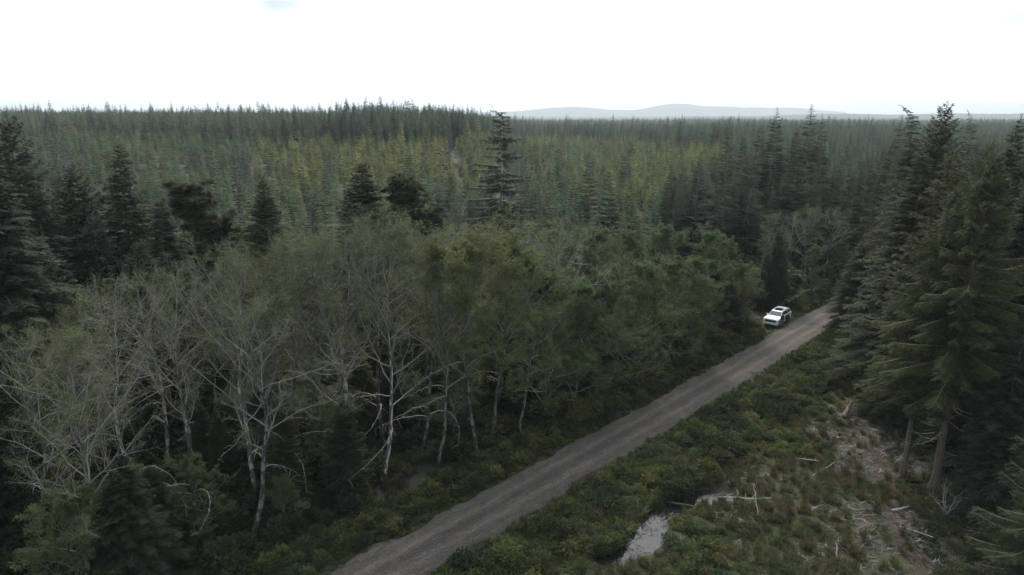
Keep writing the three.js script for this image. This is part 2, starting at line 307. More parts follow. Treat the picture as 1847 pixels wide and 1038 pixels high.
function conifer(o, seed, perBranch) {
  const R = mulberry(seed), ax = axisOf(o, R), tr = new MB(), cr = new MB(), h = o.h, list = [];
  const pts = [], rad = []; for (let k = 0; k <= 14; k++) { const t = k / 14; pts.push(ax(t)); rad.push(o.r0 * (Math.pow(1 - t, 0.85) * 0.95 + 0.012) * (k === 0 ? 1.45 : 1)); }
  pts[0].y -= 0.5; tr.tube(pts, rad, o.sides ?? 8, 1, 2);
  let y = o.base * h, a0 = R() * 6.28;
  while (y < h * 0.985) {
    const k = (h - y) / (h * (1 - o.base)), Lm = o.maxL * Math.pow(k, o.pow) * (1 - (o.skirt ?? 0.35) * smooth(0.72, 1, k)) + (o.minL ?? 0.12), nb = Math.round(o.nb * (0.75 + 0.5 * R()) * (0.65 + 0.35 * k));
    a0 += 0.7 + R();
    for (let i = 0; i < nb; i++) {
      if (R() < (o.gap ?? 0.05)) continue;
      const a = a0 + i / nb * 6.283 + (R() - 0.5) * 0.5, yy = y + (R() - 0.5) * o.whorl * (o.spread ?? 0.5), e0 = lerp(o.e1, o.e0, k) + (R() - 0.5) * 0.25;
      const L = Lm * (0.6 + 0.55 * R());
      if (perBranch) { const b = new MB(), w = new MB(); bough(b, w, ax(clamp(yy / h)), a, L, e0, o, R); list.push([w.geo(true), b.geo()]); }
      else bough(cr, o.wood === false ? null : tr, ax(clamp(yy / h)), a, L, e0, o, R);
    }
    y += o.whorl * (0.75 + 0.5 * R()) * (0.55 + 0.45 * k);
  }
  const tp = ax(0.985), tq = ax(1), td = tq.clone().sub(tp).normalize();
  spray(cr, tp.x, tp.y, tp.z, td.x, td.y, td.z, o.h * 0.02 + 0.35, Math.max(1, o.needles), o.nw * (o.needles <= 1 ? 0.12 : 0.7), 1, R);
  return { trunk: tr.geo(true), crown: cr.geo(), list, h };
}
const HEMLOCK = { h: 24, base: 0.10, maxL: 4.3, pow: 0.8, whorl: 0.46, nb: 9, gap: 0.08, e0: -0.12, e1: 0.5, droop: 0.22, bl: 0.27, blMin: 0.32, blGap: 0.28, needles: 6, nw: 0.085, r0: 0.30, hang: 0.4, skirt: 0.15, wob: 0.25 };
const SPRUCE = { ...HEMLOCK, maxL: 3.6, pow: 0.7, e0: -0.3, e1: 0.55, droop: 0.1, up: 0.22, whorl: 0.58, nb: 7 };
const kinds = [];
for (let k = 0; k < 6; k++) kinds.push(conifer({ ...(k % 2 ? SPRUCE : HEMLOCK), maxL: [6.0, 5.0, 5.4, 5.7, 4.8, 4.8][k], whorl: [0.45, 0.52, 0.56, 0.45, 0.5, 0.55][k], tip: [0, 0, 0.5, 0, 0.2, 0][k], gap: [0.06, 0.1, 0.18, 0.06, 0.12, 0.2][k] }, 100 + k));
const farKinds = []; for (let k = 0; k < 6; k++) farKinds.push(conifer({ ...(k % 2 ? SPRUCE : HEMLOCK), blade: 9, bw: 0.11, wood: false, maxL: [5.6, 4.6, 5.0, 5.2, 4.4, 4.4][k], whorl: [0.7, 0.8, 0.85, 0.7, 0.75, 0.85][k], nb: 8, tip: [0, 0, 0.5, 0, 0.2, 0][k], gap: [0.06, 0.1, 0.18, 0.06, 0.12, 0.2][k] }, 160 + k));
console.log('dark conifer tris', kinds.map((k) => k.crown.index.count / 3));
const placed = [];   // x, z, height, half width: for the ranking of what shows
let turnR = mulberry(41);
function plantConifer(geo, name, x, z, h, fol, label, group, wide = 1, bark = M.coniferBark, category = 'conifer') {
  const t = thing(name, x, groundY(x, z), z, turnR() * 6.28, h / geo.h); t.scale.x *= wide; t.scale.z *= wide;
  part('trunk', geo.trunk, bark, t); part('crown', geo.crown, fol, t); tag(t, label, category, group); placed.push([x, z, h, 0.16 * h]); return t;
}
const DL = [
  [-35.4, -47, 26.4, 'tall dark conifer cut off by the far left edge, boughs reaching in'],
  [-43.2, -62, 27.7, 'tall dark pointed conifer at the left edge rising above the plantation'],
  [-40.3, -60, 22.8, 'dark shaggy conifer right beside the tall one at the left edge'],
  [-41.2, -66, 23.2, 'broad dark conifer with two-tiered top, third from the left edge'],
  [-37.5, -68, 25.4, 'tall narrow-topped dark conifer standing clear of its neighbours on the left'],
  [-37.1, -62, 19.4, 'lower dark conifer tucked below the narrow-topped conifer'],
  [-33.1, -66, 20.6, 'thin dark conifer just left of the flat-topped pine'],
  [-32.0, -60, 17.5, 'short dark conifer behind the upper alder twigs'],
  [-36.6, -55, 18.0, 'low bushy dark conifer behind the leftmost alders'],
  [-35.8, -50, 20.5, 'heavy dark conifer low at the left edge above the leftmost alder'],
  [-30.0, -63, 15.0, 'short dark conifer below the flat-topped pine'],
  [-28.2, -68, 14.8, 'small dark conifer between the flat-topped pine and the rounded conifer'],
  [-32.0, -112, 15.1, 'small slender dark conifer between the two dense cone-shaped conifers'],
  [-32.1, -104, 11.5, 'dark bushy conifer just below the slender one'],
  [-25.3, -98, 10.9, 'low dark conifer left of the larger cone-shaped conifer'],
], DM = [
  [7.1, -84, 13.2, 'dark bushy conifer right of the sparse hemlock among green alders'],
  [9.5, -86, 11.5, 'shorter dark conifer hard beside the bushy one right of the hemlock'],
  [26.4, -90, 10.0, 'dark conifer above the shrubs left of the white car'],
  [28.0, -88, 7.6, 'lower dark conifer nearest the white car on its left'],
  [39.6, -103, 11.9, 'drooping dark conifer rising directly behind the white car'],
  [37.3, -101, 8.7, 'smaller dark conifer behind the front of the white car'],
  [5.4, -88, 9.8, 'low dark conifer at the foot of the sparse hemlock'],
  [17.4, -96, 9.7, 'dark conifer poking out of the far green alders'],
], DR = [
  [60.5, -165, 29.5, 'thin open-crowned conifer breaking the horizon above the white car'],
  [62.1, -150, 29.6, 'tallest of the twin dark spires above the grey bare alders'],
  [65.2, -151, 28.1, 'shorter right-hand one of the twin dark spires'],
  [62.4, -158, 24.8, 'dark conifer just left of the twin spires'],
  [59.6, -172, 26.3, 'pointed dark conifer left of the open-crowned one'],
  [57.3, -190, 26.9, 'slim dark conifer at the left end of the dark stand'],
  [57.9, -180, 23.2, 'dark conifer second from the left end of the dark stand'],
  [47.6, -168, 20.0, 'shorter dark conifer at the outer left foot of the dark stand'],
  [42.1, -160, 16.5, 'low dark conifer where the dark stand meets the plantation'],
  [54.0, -140, 17.9, 'dark conifer in front of the open-crowned one'],
  [44.1, -132, 14.9, 'dark conifer in the lower front row of the dark stand'],
  [56.0, -135, 16.4, 'dark bulky conifer right below the twin spires'],
  [62.9, -138, 18.1, 'dark conifer just right of the twin spires'],
  [59.8, -124, 16.2, 'dark conifer over the grey bare alders on their right'],
  [60.9, -122, 20.9, 'dark conifer with a pale trunk between twin spires and bent-topped tree'],
  [59.5, -112, 23.2, 'dark conifer left of the tree with the bent top'],
  [75.5, -140, 27.9, 'distant thin conifer just left of the bent-topped tree'],
  [48.2, -92, 14.5, 'dark shaggy conifer beside the end of the visible road'],
  [45.2, -90, 11.6, 'lower dark conifer at the end of the visible road'],
  [43.8, -74, 29.0, 'tall dark conifer with feathery top right of the bent-topped tree'],
  [66.8, -105, 28.5, 'narrow dark conifer standing alone right of the feathery-topped tree'],
  [53.5, -80, 24.6, 'dark conifer between the lone narrow one and the right edge'],
  [54.5, -78, 27.8, 'tall dark conifer at the right edge reaching the horizon'],
  [42.8, -62, 23.5, 'heavy dark conifer behind the big cedar on its right'],
  [38.5, -52, 23.0, 'dark conifer cut off by the right edge'],
  [38.5, -56, 16.4, 'dark drooping conifer in the shade right of the cedar trunk'],
  [34.1, -45, 15.3, 'low dark conifer at the right edge behind the sunny young fir'],
  [38.7, -75, 9.4, 'short dark conifer at the forest edge nearest the road'],
  [35.8, -62, 17.7, 'dark conifer directly behind the big cedar'],
  [40.3, -60, 9.0, 'shaded small conifer behind the cedar trunk'],
];
for (const [rows, g] of [[DL, 'dark conifers behind the left alders'], [DM, 'dark conifers among the roadside alders'], [DR, 'dark conifers of the right stand']])
  rows.forEach(([x, z, h, label], i) => plantConifer((z < -104 ? farKinds : kinds)[i % 6], 'dark_conifer', x, z, h + 0.3, (rows === DR && i % 2 ? M.olive : M.dark)[i % 3], label, g, h < 15 ? 1.35 : (rows === DL ? 1.2 : 1) * [1, 1.1, 0.92, 1.05][i % 4]));
{ // dense cone-shaped conifers
  const g = conifer({ h: 20, base: 0.06, maxL: 3.3, pow: 0.85, whorl: 0.42, nb: 9, gap: 0.02, e0: 0.15, e1: 0.6, droop: 0.02, bl: 0.34, blMin: 0.35, blGap: 0.26, needles: 6, nw: 0.08, r0: 0.25, hang: -0.15, skirt: 0.3 }, 201);
  [
  [-28.0, -80, 21.5, 'dense rounded cone-shaped conifer standing behind the bare alders'],
  [-17.9, -84, 23.0, 'large dense cone-shaped conifer left of the dark twin-crowned pines'],
].forEach(([x, z, h, label], i) => plantConifer(g, 'cone_shaped_conifer', x, z, h, M.dense, label, 'dense cone-shaped conifers', i ? 2.15 : 1.65));
}
// sparse, storm-worn hemlock: every bough a part
{
  const [x, z, h0] = [
  [-1.3, -92, 29.0],
][0], h = h0 + 0.9;
  const o = { h, base: 0.16, maxL: 8.6, pow: 0.85, whorl: 0.82, nb: 7, gap: 0.27, e0: -0.05, e1: 0.1, droop: 0.12, up: 0.10, bl: 0.15, blMin: 0.34, blGap: 0.22, needles: 7, nw: 0.07, r0: 0.36, hang: 0.75, miss: 0.1, skirt: 0.1, tip: 1.5, tipDir: 3.1, wob: 0.2, spread: 0.9, br: 0.026 };
  const g = conifer(o, 305, true), t = thing('sparse_hemlock', x, groundY(x, z), z);
  part('trunk', g.trunk, M.paleBark, t); part('crown', g.crown, M.hero, t);
  for (const [w, b] of g.list) { const m = part('branch', w, M.twigDark, t); part('foliage', b, M.hero, m); }
  tag(t, 'tall sparse hemlock with tiered gaps and bent tip, alone in the middle', 'conifer'); placed.push([x, z, h, 4]);
}
{ // tree with the wind-bent top, and the sunny young fir at the right edge
  const [x, z, h] = [
  [44.3, -80, 29.7],
][0];
  const g = conifer({ ...HEMLOCK, h, maxL: 4.2, gap: 0.25, whorl: 0.7, tip: 1.7, tipDir: 3.3, e1: 0.15, hang: 0.5, bl: 0.22 }, 311);
  plantConifer(g, 'bent_top_hemlock', x, z, h, M.dark[1], 'tall conifer with wind-bent top curling left over the right stand', null).rotation.y = 0;
  const [fx, fz, fh] = [
  [28.1, -37, 15.0],
][0];
  const f = conifer({ ...SPRUCE, h: fh, maxL: 3.6, whorl: 0.55, needles: 8, nw: 0.04, blGap: 0.2, base: 0.05 }, 312);
  plantConifer(f, 'young_fir', fx + 3.2, fz, fh, M.olive[1], 'young green fir at the right edge below the cedar, boughs cut by the frame', null);
}
{ // the two cedars at the edge of the clearing
  const rows = [
  [32.3, -48.6, 26.0],
  [31.3, -51.1, 23.5],
];
  rows.forEach(([x, z, h], i) => {
    const o = { h, base: i ? 0.3 : 0.3, maxL: i ? 4.4 : 5.4, pow: 0.7, whorl: 0.5, nb: 7, gap: 0.2, e0: -0.15, e1: 0.6, droop: 0.34, up: 0.2, bl: 0.2, blMin: 0.42, blGap: 0.16, needles: 10, nw: 0.036, r0: i ? 0.2 : 0.31, hang: 0.95, skirt: 0.25, leanX: i ? 1.1 : 0.7, leanZ: 0, wob: 0.12, sides: 12, br: 0.024, t0: 0.2 };
    const g = conifer(o, 330 + i), t = thing('cedar_tree', x, groundY(x, z), z), R = mulberry(340 + i);
    part('trunk', g.trunk, M.cedarBark, t); part('crown', g.crown, M.cedar, t);
    const ax = axisOf(o, mulberry(330 + i));
    for (let k = 0; k < (i ? 8 : 16); k++) { // dead limbs below and through the crown
      const y = h * (0.13 + 0.42 * R()), a = R() * 6.28, L = 1.4 + 2.6 * R(), p = ax(y / h), b = new MB(), pts = [], rad = [];
      for (let q = 0; q <= 6; q++) { const u = q / 6; pts.push(V(p.x + Math.cos(a + 0.25 * u) * L * u, p.y - 0.28 * L * Math.sin(u * 2.2) + 0.15 * L * u * u * (k % 2), p.z + Math.sin(a + 0.25 * u) * L * u)); rad.push(0.022 * (1 - 0.85 * u)); }
      b.tube(pts, rad, 4); for (let q = 0; q < 5; q++) { const s = pts[2 + (q % 4)], d = V(R() - 0.5, -0.3 * R(), R() - 0.5).multiplyScalar(0.9); b.tube([s, s.clone().add(d)], [0.012, 0.004], 3); }
      part('bare_branch', b.geo(true), M.whiteWood, t);
    }
    const fl = new MB(); for (let k = 0; k < 7; k++) { const a = k / 7 * 6.28 + R() * 0.4, r = o.r0; fl.tube([V(Math.cos(a) * r * 0.7, 1.6, Math.sin(a) * r * 0.7), V(Math.cos(a) * r * 1.1, 0.5, Math.sin(a) * r * 1.1), V(Math.cos(a) * r * 1.7, -0.45, Math.sin(a) * r * 1.7)], [0.04, 0.11, 0.14], 6); }
    part('root_flare', fl.geo(true), M.cedarBark, t);
    tag(t, i ? 'smaller cedar leaning away with slanting bare trunk, left of the big cedar' : 'big golden-green cedar with tall pale trunk at the clearing edge', 'cedar', 'cedars at the edge of the clearing'); placed.push([x, z, h, 4]);
  });
}
{ // shore pines: limbs ending in puffs of needles
  const pine = (seed) => {
    const R = mulberry(seed), tr = new MB(), cr = new MB(), h = 20, pts = [], rad = [];
    for (let k = 0; k <= 10; k++) { const t = k / 10; pts.push(V(0.5 * Math.sin(t * 4 + seed), t * h * 0.95 - (k ? 0 : 0.5), 0.4 * Math.cos(t * 3))); rad.push(0.28 * (1 - 0.85 * t)); }
    tr.tube(pts, rad, 8, 1, 2);
    for (let k = 0; k < 72; k++) {
      const t = 0.32 + 0.66 * Math.pow(R(), 0.8), i = Math.min(9, Math.floor(t * 10)), p = pts[i].clone().lerp(pts[i + 1], t * 10 - i), a = R() * 6.28, L = (0.5 + 2.5 * Math.sin(Math.PI * clamp((t - 0.15) / 0.95))) * (0.3 + 0.7 * R()), q = p.clone().add(V(Math.cos(a) * L, L * (0.15 + 0.55 * R()), Math.sin(a) * L)), m = p.clone().lerp(q, 0.5).add(V(0, -0.15 * L, 0));
      tr.tube([p, m, q], [0.06, 0.045, 0.02], 4);
      for (let b = 0; b < 5; b++) {
        const c = (b ? p.clone().lerp(q, 0.3 + 0.8 * R()) : q.clone()).add(V(R() - 0.5, R() * 0.6, R() - 0.5).multiplyScalar(0.9)), rr = 0.38 + 0.34 * R(), cb = 0.6 + 0.8 * R();
        for (let j = 0; j < 75; j++) { const d = V(R() - 0.5, R() - 0.3, R() - 0.5).normalize(), o = 0.55 * rr * R(); cr.needle(c.x + d.x * o, c.y + d.y * o * 0.7, c.z + d.z * o, d.x, d.y * 0.8 + 0.15, d.z, rr * (0.5 + 0.4 * R()), d.z, R() - 0.5, -d.x, 0.07, cb * (0.8 + 0.4 * R())); }
      }
    }
    return { trunk: tr.geo(true), crown: cr.geo(), h };
  };
  const two = [pine(7), pine(9)];
  [
  [-34.4, -76, 21.7, 'flat-topped irregular dark pine above the left alders'],
  [-32.5, -77, 18.1, 'smaller spreading pine leaning right beside the flat-topped pine'],
  [-13.4, -90, 21.1, 'dark irregular pine between the cone-shaped conifer and the sparse hemlock'],
  [-10.8, -91, 17.1, 'shorter spreading pine against the dark irregular pine'],
].forEach(([x, z, h, label], i) => plantConifer(two[i % 2], 'shore_pine', x, z, h, M.pine, label, 'dark irregular pines', i % 2 ? 1.3 : 1.2, M.coniferBark, 'pine'));
}
console.log('near conifers done');

// ------------------------------------------------------------------ alders
// returns trunk, limbs (each with its twigs), leaves. o: h, r0, leanX, limbs, from, spread, twigs, leaves, leafSize, kinky
function alder(o, seed) {
  const R = mulberry(seed), tr = new MB(), lf = new MB(), limbs = [], h = o.h, N = 16, pts = [], rad = [];
  const ph = R() * 6.28;
  for (let k = 0; k <= N; k++) { const t = k / N; pts.push(V(0.38 * Math.sin(t * 6 + ph) - 0.38 * Math.sin(ph) + 0.12 * Math.sin(t * 17 + ph), t * h - (k ? 0 : 0.4), 0.38 * Math.cos(t * 5 + ph) - 0.38 * Math.cos(ph))); rad.push(o.r0 * Math.pow(1 - t * 0.93, 0.9) * (k ? 1 : 1.3)); }
  tr.tube(pts, rad, 8, 1, 1);
  const at = (t) => { const q = clamp(t) * N, i = Math.min(N - 1, Math.floor(q)); return pts[i].clone().lerp(pts[i + 1], q - i); };
  const putLeaves = (p, n, c) => { for (let j = 0; j < n; j++) { const d = V(R() - 0.5, R() * 0.6 - 0.4, R() - 0.5).normalize(), s = V(d.z + (R() - 0.5) * 0.5, (R() - 0.5) * 1.2, -d.x).normalize(); lf.leaf(V(p.x + (R() - 0.5) * o.puff, p.y + (R() - 0.5) * o.puff, p.z + (R() - 0.5) * o.puff), d, s, o.leaf * (0.7 + 0.6 * R()), o.leaf * 0.36, c * (0.7 + 0.6 * R()), 0.2); } };
  function stem(mb, p, d, L, r, level) {
    const n = level === 1 ? 7 : level === 2 ? 4 : 2, q = [p.clone()], rr = [r]; const dir = d.clone(), step = L / n, cur = p.clone();
    for (let k = 0; k < n; k++) { dir.x += (R() - 0.5) * o.kink; dir.y += (R() - 0.45) * o.kink + (level === 1 ? o.rise : 0.02); dir.z += (R() - 0.5) * o.kink; dir.normalize(); cur.addScaledVector(dir, step); q.push(cur.clone()); rr.push(r * (1 - 0.86 * (k + 1) / n)); }
    mb.tube(q, rr, level === 1 ? 5 : 3, 0.8 + 0.4 * R());
    const tint = 0.8 + 0.4 * R();
    if (level >= 3) { if (o.leaves) { const m = o.leaves * (0.4 + 1.2 * R()); putLeaves(q[n], Math.floor(m + R()), tint); putLeaves(q[1], Math.floor(m * 0.6 + R()), tint); } return; }
    const kids = Math.round((level === 1 ? o.kids1 : o.kids2) * (0.75 + 0.5 * R()));
    for (let k = 0; k < kids; k++) {
      const t = 0.22 + 0.78 * (k + R()) / kids, f = Math.min(n - 0.001, t * n), i = Math.floor(f), s = q[i].clone().lerp(q[i + 1], f - i), ax = q[i + 1].clone().sub(q[i]).normalize();
      const out = V(R() - 0.5, (R() - 0.4) * 0.9, R() - 0.5).normalize(), nd = ax.multiplyScalar(0.65).add(out.multiplyScalar(0.8)).add(V(0, 0.08, 0)).normalize();
      stem(mb, s, nd, L * (level === 1 ? 0.36 : 0.42) * (1.25 - 0.6 * t) * (0.7 + 0.6 * R()), Math.max(0.0055, r * 0.42 * (1.1 - 0.6 * t)), level + 1);
    }
  }
  for (let k = 0; k < o.limbs; k++) {
    const t = o.from + (0.97 - o.from) * Math.pow((k + R()) / o.limbs, 0.85), a = k * 2.4 + R() * 0.8, el = lerp(o.elLow, o.elHigh, (t - o.from) / (1 - o.from)) + (R() - 0.5) * 0.35;
    const L = Math.min((R() < 0.2 ? 1.35 : 1) * o.reach * (0.55 + 0.75 * Math.sin(Math.PI * clamp(0.18 + 0.72 * (t - o.from) / (1 - o.from)))) * (0.7 + 0.5 * R()), ((1 - t) * h + 0.25 + 0.5 * R()) / Math.max(0.2, Math.sin(el) * 0.85)), mb = new MB();
    stem(mb, at(t), V(Math.cos(a) * Math.cos(el), Math.sin(el), Math.sin(a) * Math.cos(el)), L, Math.min(0.05, 0.36 * o.r0 * (1.15 - t)) + 0.009, 1);
    limbs.push(mb.geo(true));
  }
  for (let k = 0; k < (o.dead ?? 0); k++) { // long bare white limbs low on the trunk
    const mb = new MB(), a = R() * 6.28, p = at(0.2 + 0.35 * R()), L = 2.2 + 2.6 * R(), q = [], rr = [], up = 0.3 + 0.6 * R();
    for (let i = 0; i <= 9; i++) { const u = i / 9; q.push(V(p.x + Math.cos(a + 0.7 * u * u) * L * u + (R() - 0.5) * 0.12, p.y + L * (up * u - (up + 0.35) * u * u) + (R() - 0.5) * 0.1, p.z + Math.sin(a + 0.7 * u * u) * L * u)); rr.push(0.036 * (1 - 0.85 * u)); }
    mb.tube(q, rr, 5, 1.8); for (let i = 0; i < 9; i++) { const s = q[3 + (i % 7)], e = s.clone().add(V((R() - 0.5) * 1.1, -0.5 * R(), (R() - 0.5) * 1.1)); mb.tube([s, s.clone().lerp(e, 0.5).add(V(0, 0.1, 0)), e], [0.014, 0.01, 0.004], 3, 2.0); }
    limbs.push(mb.geo(true));
  }
  return { trunk: tr.geo(true), limbs, leaves: lf.geo(), h };
}
const BARE = { h: 17, r0: 0.19, limbs: 20, from: 0.36, elLow: 0.55, elHigh: 1.2, reach: 3.5, kids1: 12, kids2: 8, kink: 0.46, rise: 0.03, leaves: 2.0, leaf: 0.085, puff: 0.3, dead: 4 };
const alderTrees = [0, 1, 2, 3, 4].map((k) => alder({ ...BARE, leaves: [2.0, 4.4, 1.2, 5.2, 2.4][k], dead: [2, 2, 3, 1, 2][k], limbs: [18, 22, 15, 20, 16][k], reach: [3.4, 3.7, 2.9, 3.3, 3.8][k], elLow: [0.6, 0.4, 0.8, 0.5, 0.65][k], from: [0.36, 0.3, 0.45, 0.33, 0.4][k], r0: [0.19, 0.17, 0.15, 0.2, 0.18][k] }, 500 + k));
const yellowTrees = [0, 1].map((k) => alder({ ...BARE, leaves: 12, leaf: 0.13, puff: 0.36, limbs: 22, kids1: 9, kids2: 5, dead: 1, reach: 4.0, r0: 0.17 }, 520 + k));
const greenTrees = [0, 1, 2].map((k) => alder({ ...BARE, h: 12, from: 0.07, limbs: 24, elLow: 0.4, elHigh: 1.2, reach: 3.0, kids1: 8, kids2: 4, leaves: 15, leaf: 0.15, puff: 0.36, dead: 0, r0: 0.12 }, 530 + k));
console.log('alder limb tris', alderTrees[0].limbs.reduce((s, g) => s + g.index.count / 3, 0), 'leaves', alderTrees[0].leaves.index.count / 3, yellowTrees[0].leaves.index.count / 3, greenTrees[0].leaves.index.count / 3);
const aR = mulberry(91);
function plantAlder(g, name, x, z, h, dx, leaf, wood, label, group, split = true, wide = 1, white = false) {
  const t = thing(name, x, groundY(x, z), z, aR() * 6.28, h / g.h); t.scale.x *= wide; t.scale.z *= wide;
  if (dx) { const q = new THREE.Quaternion().setFromAxisAngle(V(0, 0, 1), -Math.atan2(dx, h)); t.quaternion.premultiply(q); }
  part('trunk', g.trunk, white ? M.alderWhite : M.alderBark, t);
  if (split) for (const l of g.limbs) part('branch', l, wood, t);
  else { g.merged ??= mergeGeometries(g.limbs); part('branches', g.merged, wood, t).userData.kind = 'stuff'; }
  part('foliage', g.leaves, leaf, t);
  tag(t, label, 'alder', group); placed.push([x, z, h * 0.9, 2.6]); return t;
}
[
  [-30.0, -38.8, 15.7, 1.8, 'bare alder at the left edge, base nearest the bottom left corner'],
  [-35.9, -45.1, 14.1, 2.0, 'slim bare alder half cut off by the left edge'],
  [-25.7, -42.7, 17.4, 1.2, 'bare alder with a bright pale trunk left of the road bottom'],
  [-32.1, -47.4, 15.2, 1.8, 'bare twiggy alder between the leftmost alder and the bright pale trunk'],
  [-24.3, -48.2, 16.6, 1.2, 'bare alder with thin paired stems right of the bright pale trunk'],
  [-27.9, -51.6, 16.0, 0.0, 'greyish bare alder set back behind the bright pale trunk'],
  [-18.9, -47.0, 18.1, 0.6, 'bare alder with arching white lower limbs'],
  [-23.8, -52.5, 17.1, 1.5, 'bare alder with many fine upright shoots, set back'],
  [-16.9, -51.6, 17.8, -0.6, 'bare alder left of the spotted leaning trunk, wide grey crown'],
  [-19.5, -56.5, 17.7, 3.1, 'upright bare alder with pale forked top'],
  [-13.5, -53.4, 18.4, 1.4, 'bare alder with tall thin white forked stems'],
  [-10.3, -50.9, 19.2, 2.1, 'leaning alder with conspicuous white spotted trunk beside the road'],
  [-7.7, -54.9, 18.4, 0.8, 'slender alder right of the spotted leaning trunk'],
].forEach(([x, z, h, dx, label], i) => plantAlder(alderTrees[i % 5], 'bare_alder', x, z, h, dx, M.leafBare, M.twig, label, 'bare alders along the left of the road', true, 1, /white|pale/.test(label)));
[
  [-6.2, -53.6, 19.2, 0.9, 'yellowish alder with pale lower trunk right of the slender one'],
  [-3.2, -54.9, 19.4, 0.0, 'yellow-green alder with thin straight white trunk'],
  [-1.7, -57.6, 18.8, 0.9, 'full yellow-green alder in front of the sparse hemlock'],
  [0.8, -59.3, 17.2, 0.5, 'yellow-green alder with wide overhanging crown by the road'],
  [-4.5, -59.9, 18.8, 2.0, 'yellow-green alder at the back of its clump'],
].forEach(([x, z, h, dx, label], i) => plantAlder(yellowTrees[i % 2], 'yellowing_alder', x, z, h - 1.9, dx, M.leafYellow, M.twig, label, 'yellowing alders beside the road'));
[
  [2.7, -61.1, 12.8, 0.3, 'green alder at the left end of the roadside thicket'],
  [5.7, -63.3, 11.8, 0.3, 'green alder with visible pale trunk in the roadside thicket'],
  [10.3, -67.0, 12.2, -0.7, 'green alder with straight pale trunk midway along the thicket'],
  [7.8, -67.8, 11.2, 0.5, 'green alder set back midway along the thicket'],
  [13.6, -71.7, 12.2, 0.1, 'bright green alder, highest of the roadside thicket'],
  [17.5, -76.0, 11.6, 0.3, 'green alder right of the highest one in the thicket'],
  [20.6, -79.8, 10.7, 0.4, 'green bushy alder near the right end of the thicket'],
  [23.4, -82.9, 7.4, 1.2, 'low green alder at the right end of the thicket'],
  [29.6, -88.6, 8.9, -0.3, 'olive bushy alder left of the white car'],
  [4.8, -76.0, 15.0, -0.2, 'tall green alder behind the thicket right of the hemlock'],
  [11.0, -79.8, 14.1, -1.1, 'tall green alder behind the middle of the thicket'],
  [15.4, -86.2, 13.3, -0.5, 'tall olive alder in the back row of the thicket'],
  [20.9, -88.6, 12.9, -1.0, 'tall green alder in the back row behind the bushy one'],
  [25.9, -91.0, 12.3, -0.8, 'tall green alder at the right of the back row'],
  [30.9, -95.0, 10.7, -1.6, 'olive alder at the right end of the back row'],
].forEach(([x, z, h, dx, label], i) => plantAlder(greenTrees[i % 3], 'green_alder', x, z, h, dx, i % 3 === 2 ? M.leafOlive : M.leafGreen, M.twigDark, label, 'green alders of the roadside thicket', false, h > 13 ? 1 : 1.15));
[
  [41.8, -112, 11.6, 'grey bare alder, leftmost behind the white car'],
  [46.1, -113, 12.3, 'grey bare alder with white forked stem behind the white car'],
  [49.8, -116, 12.6, 'grey bare alder with the highest rounded crown behind the car'],
  [53.7, -118, 11.8, 'grey bare alder at the right of the bare group behind the car'],
  [47.7, -108, 7.4, 'half-leafy olive alder overhanging the road behind the car'],
  [55.0, -116, 6.8, 'half-leafy alder nearest the end of the visible road'],
].forEach(([x, z, h, label], i) => plantAlder(i < 4 ? alderTrees[i + 1] : greenTrees[i % 3], i < 4 ? 'bare_alder' : 'green_alder', x, z, h, 0, i < 4 ? M.leafBare : M.leafOlive, M.twig, label, 'grey alders behind the white car', false, 1.25));
{ // alders set back in the same strip, and leafy young ones under them
  const R = mulberry(577), spot = ['at the left edge', 'left of the bright pale trunk', 'behind the bright pale trunk', 'behind the white lower limbs', 'left of the spotted leaning trunk', 'behind the spotted leaning trunk', 'behind the yellowing alders'];
  for (let i = 0; i < 14; i++) { const s = -22 + 52 * (i + 0.6 * R()) / 14, n = -8.5 - 9 * ((i * 0.618) % 1), [x, z] = roadXZ(s, n), a = x / z, k = a > 0.72 ? 0 : a > 0.6 ? 1 : a > 0.45 ? 2 : a > 0.33 ? 3 : a > 0.22 ? 4 : a > 0.1 ? 5 : 6;
    if (a > 0.85) continue; const h = 28 + z * (lerp(0.15, 0.33, smooth(0.15, 0.72, a)) + 0.04 * R()); plantAlder(alderTrees[(i * 3) % 5], 'bare_alder', x, z, h, (R() - 0.5) * 3, M.leafBare, M.twig, `${h > 16 ? 'tall' : 'lower'} grey twiggy alder set back ${spot[k]}, ${n < -13 ? 'deeper in the wood' : 'second row'}`, 'bare alders set back from the road', false, 1.1); }
  for (let i = 0; i < 14; i++) { const s = -24 + 56 * (i + R()) / 14, n = (s > 2 ? -10 : -8) - 8 * ((i * 0.618) % 1), [x, z] = roadXZ(s, n), a = x / z, k = a > 0.72 ? 0 : a > 0.6 ? 1 : a > 0.45 ? 2 : a > 0.33 ? 3 : a > 0.22 ? 4 : a > 0.1 ? 5 : 6;
    if (a > 0.85) continue; const h = 3.5 + 4.5 * R(); plantAlder(greenTrees[i % 3], 'young_alder', x, z, h, (R() - 0.5) * 1.5, M.leafOlive, M.twigDark, `${h > 6 ? 'taller' : 'short'} shaded leafy young alder ${spot[k]}, ${n < -10 ? 'deeper in the wood' : 'near the verge'}`, 'shaded young alders under the bare ones', false, 1.3); }
}
console.log('alders done');

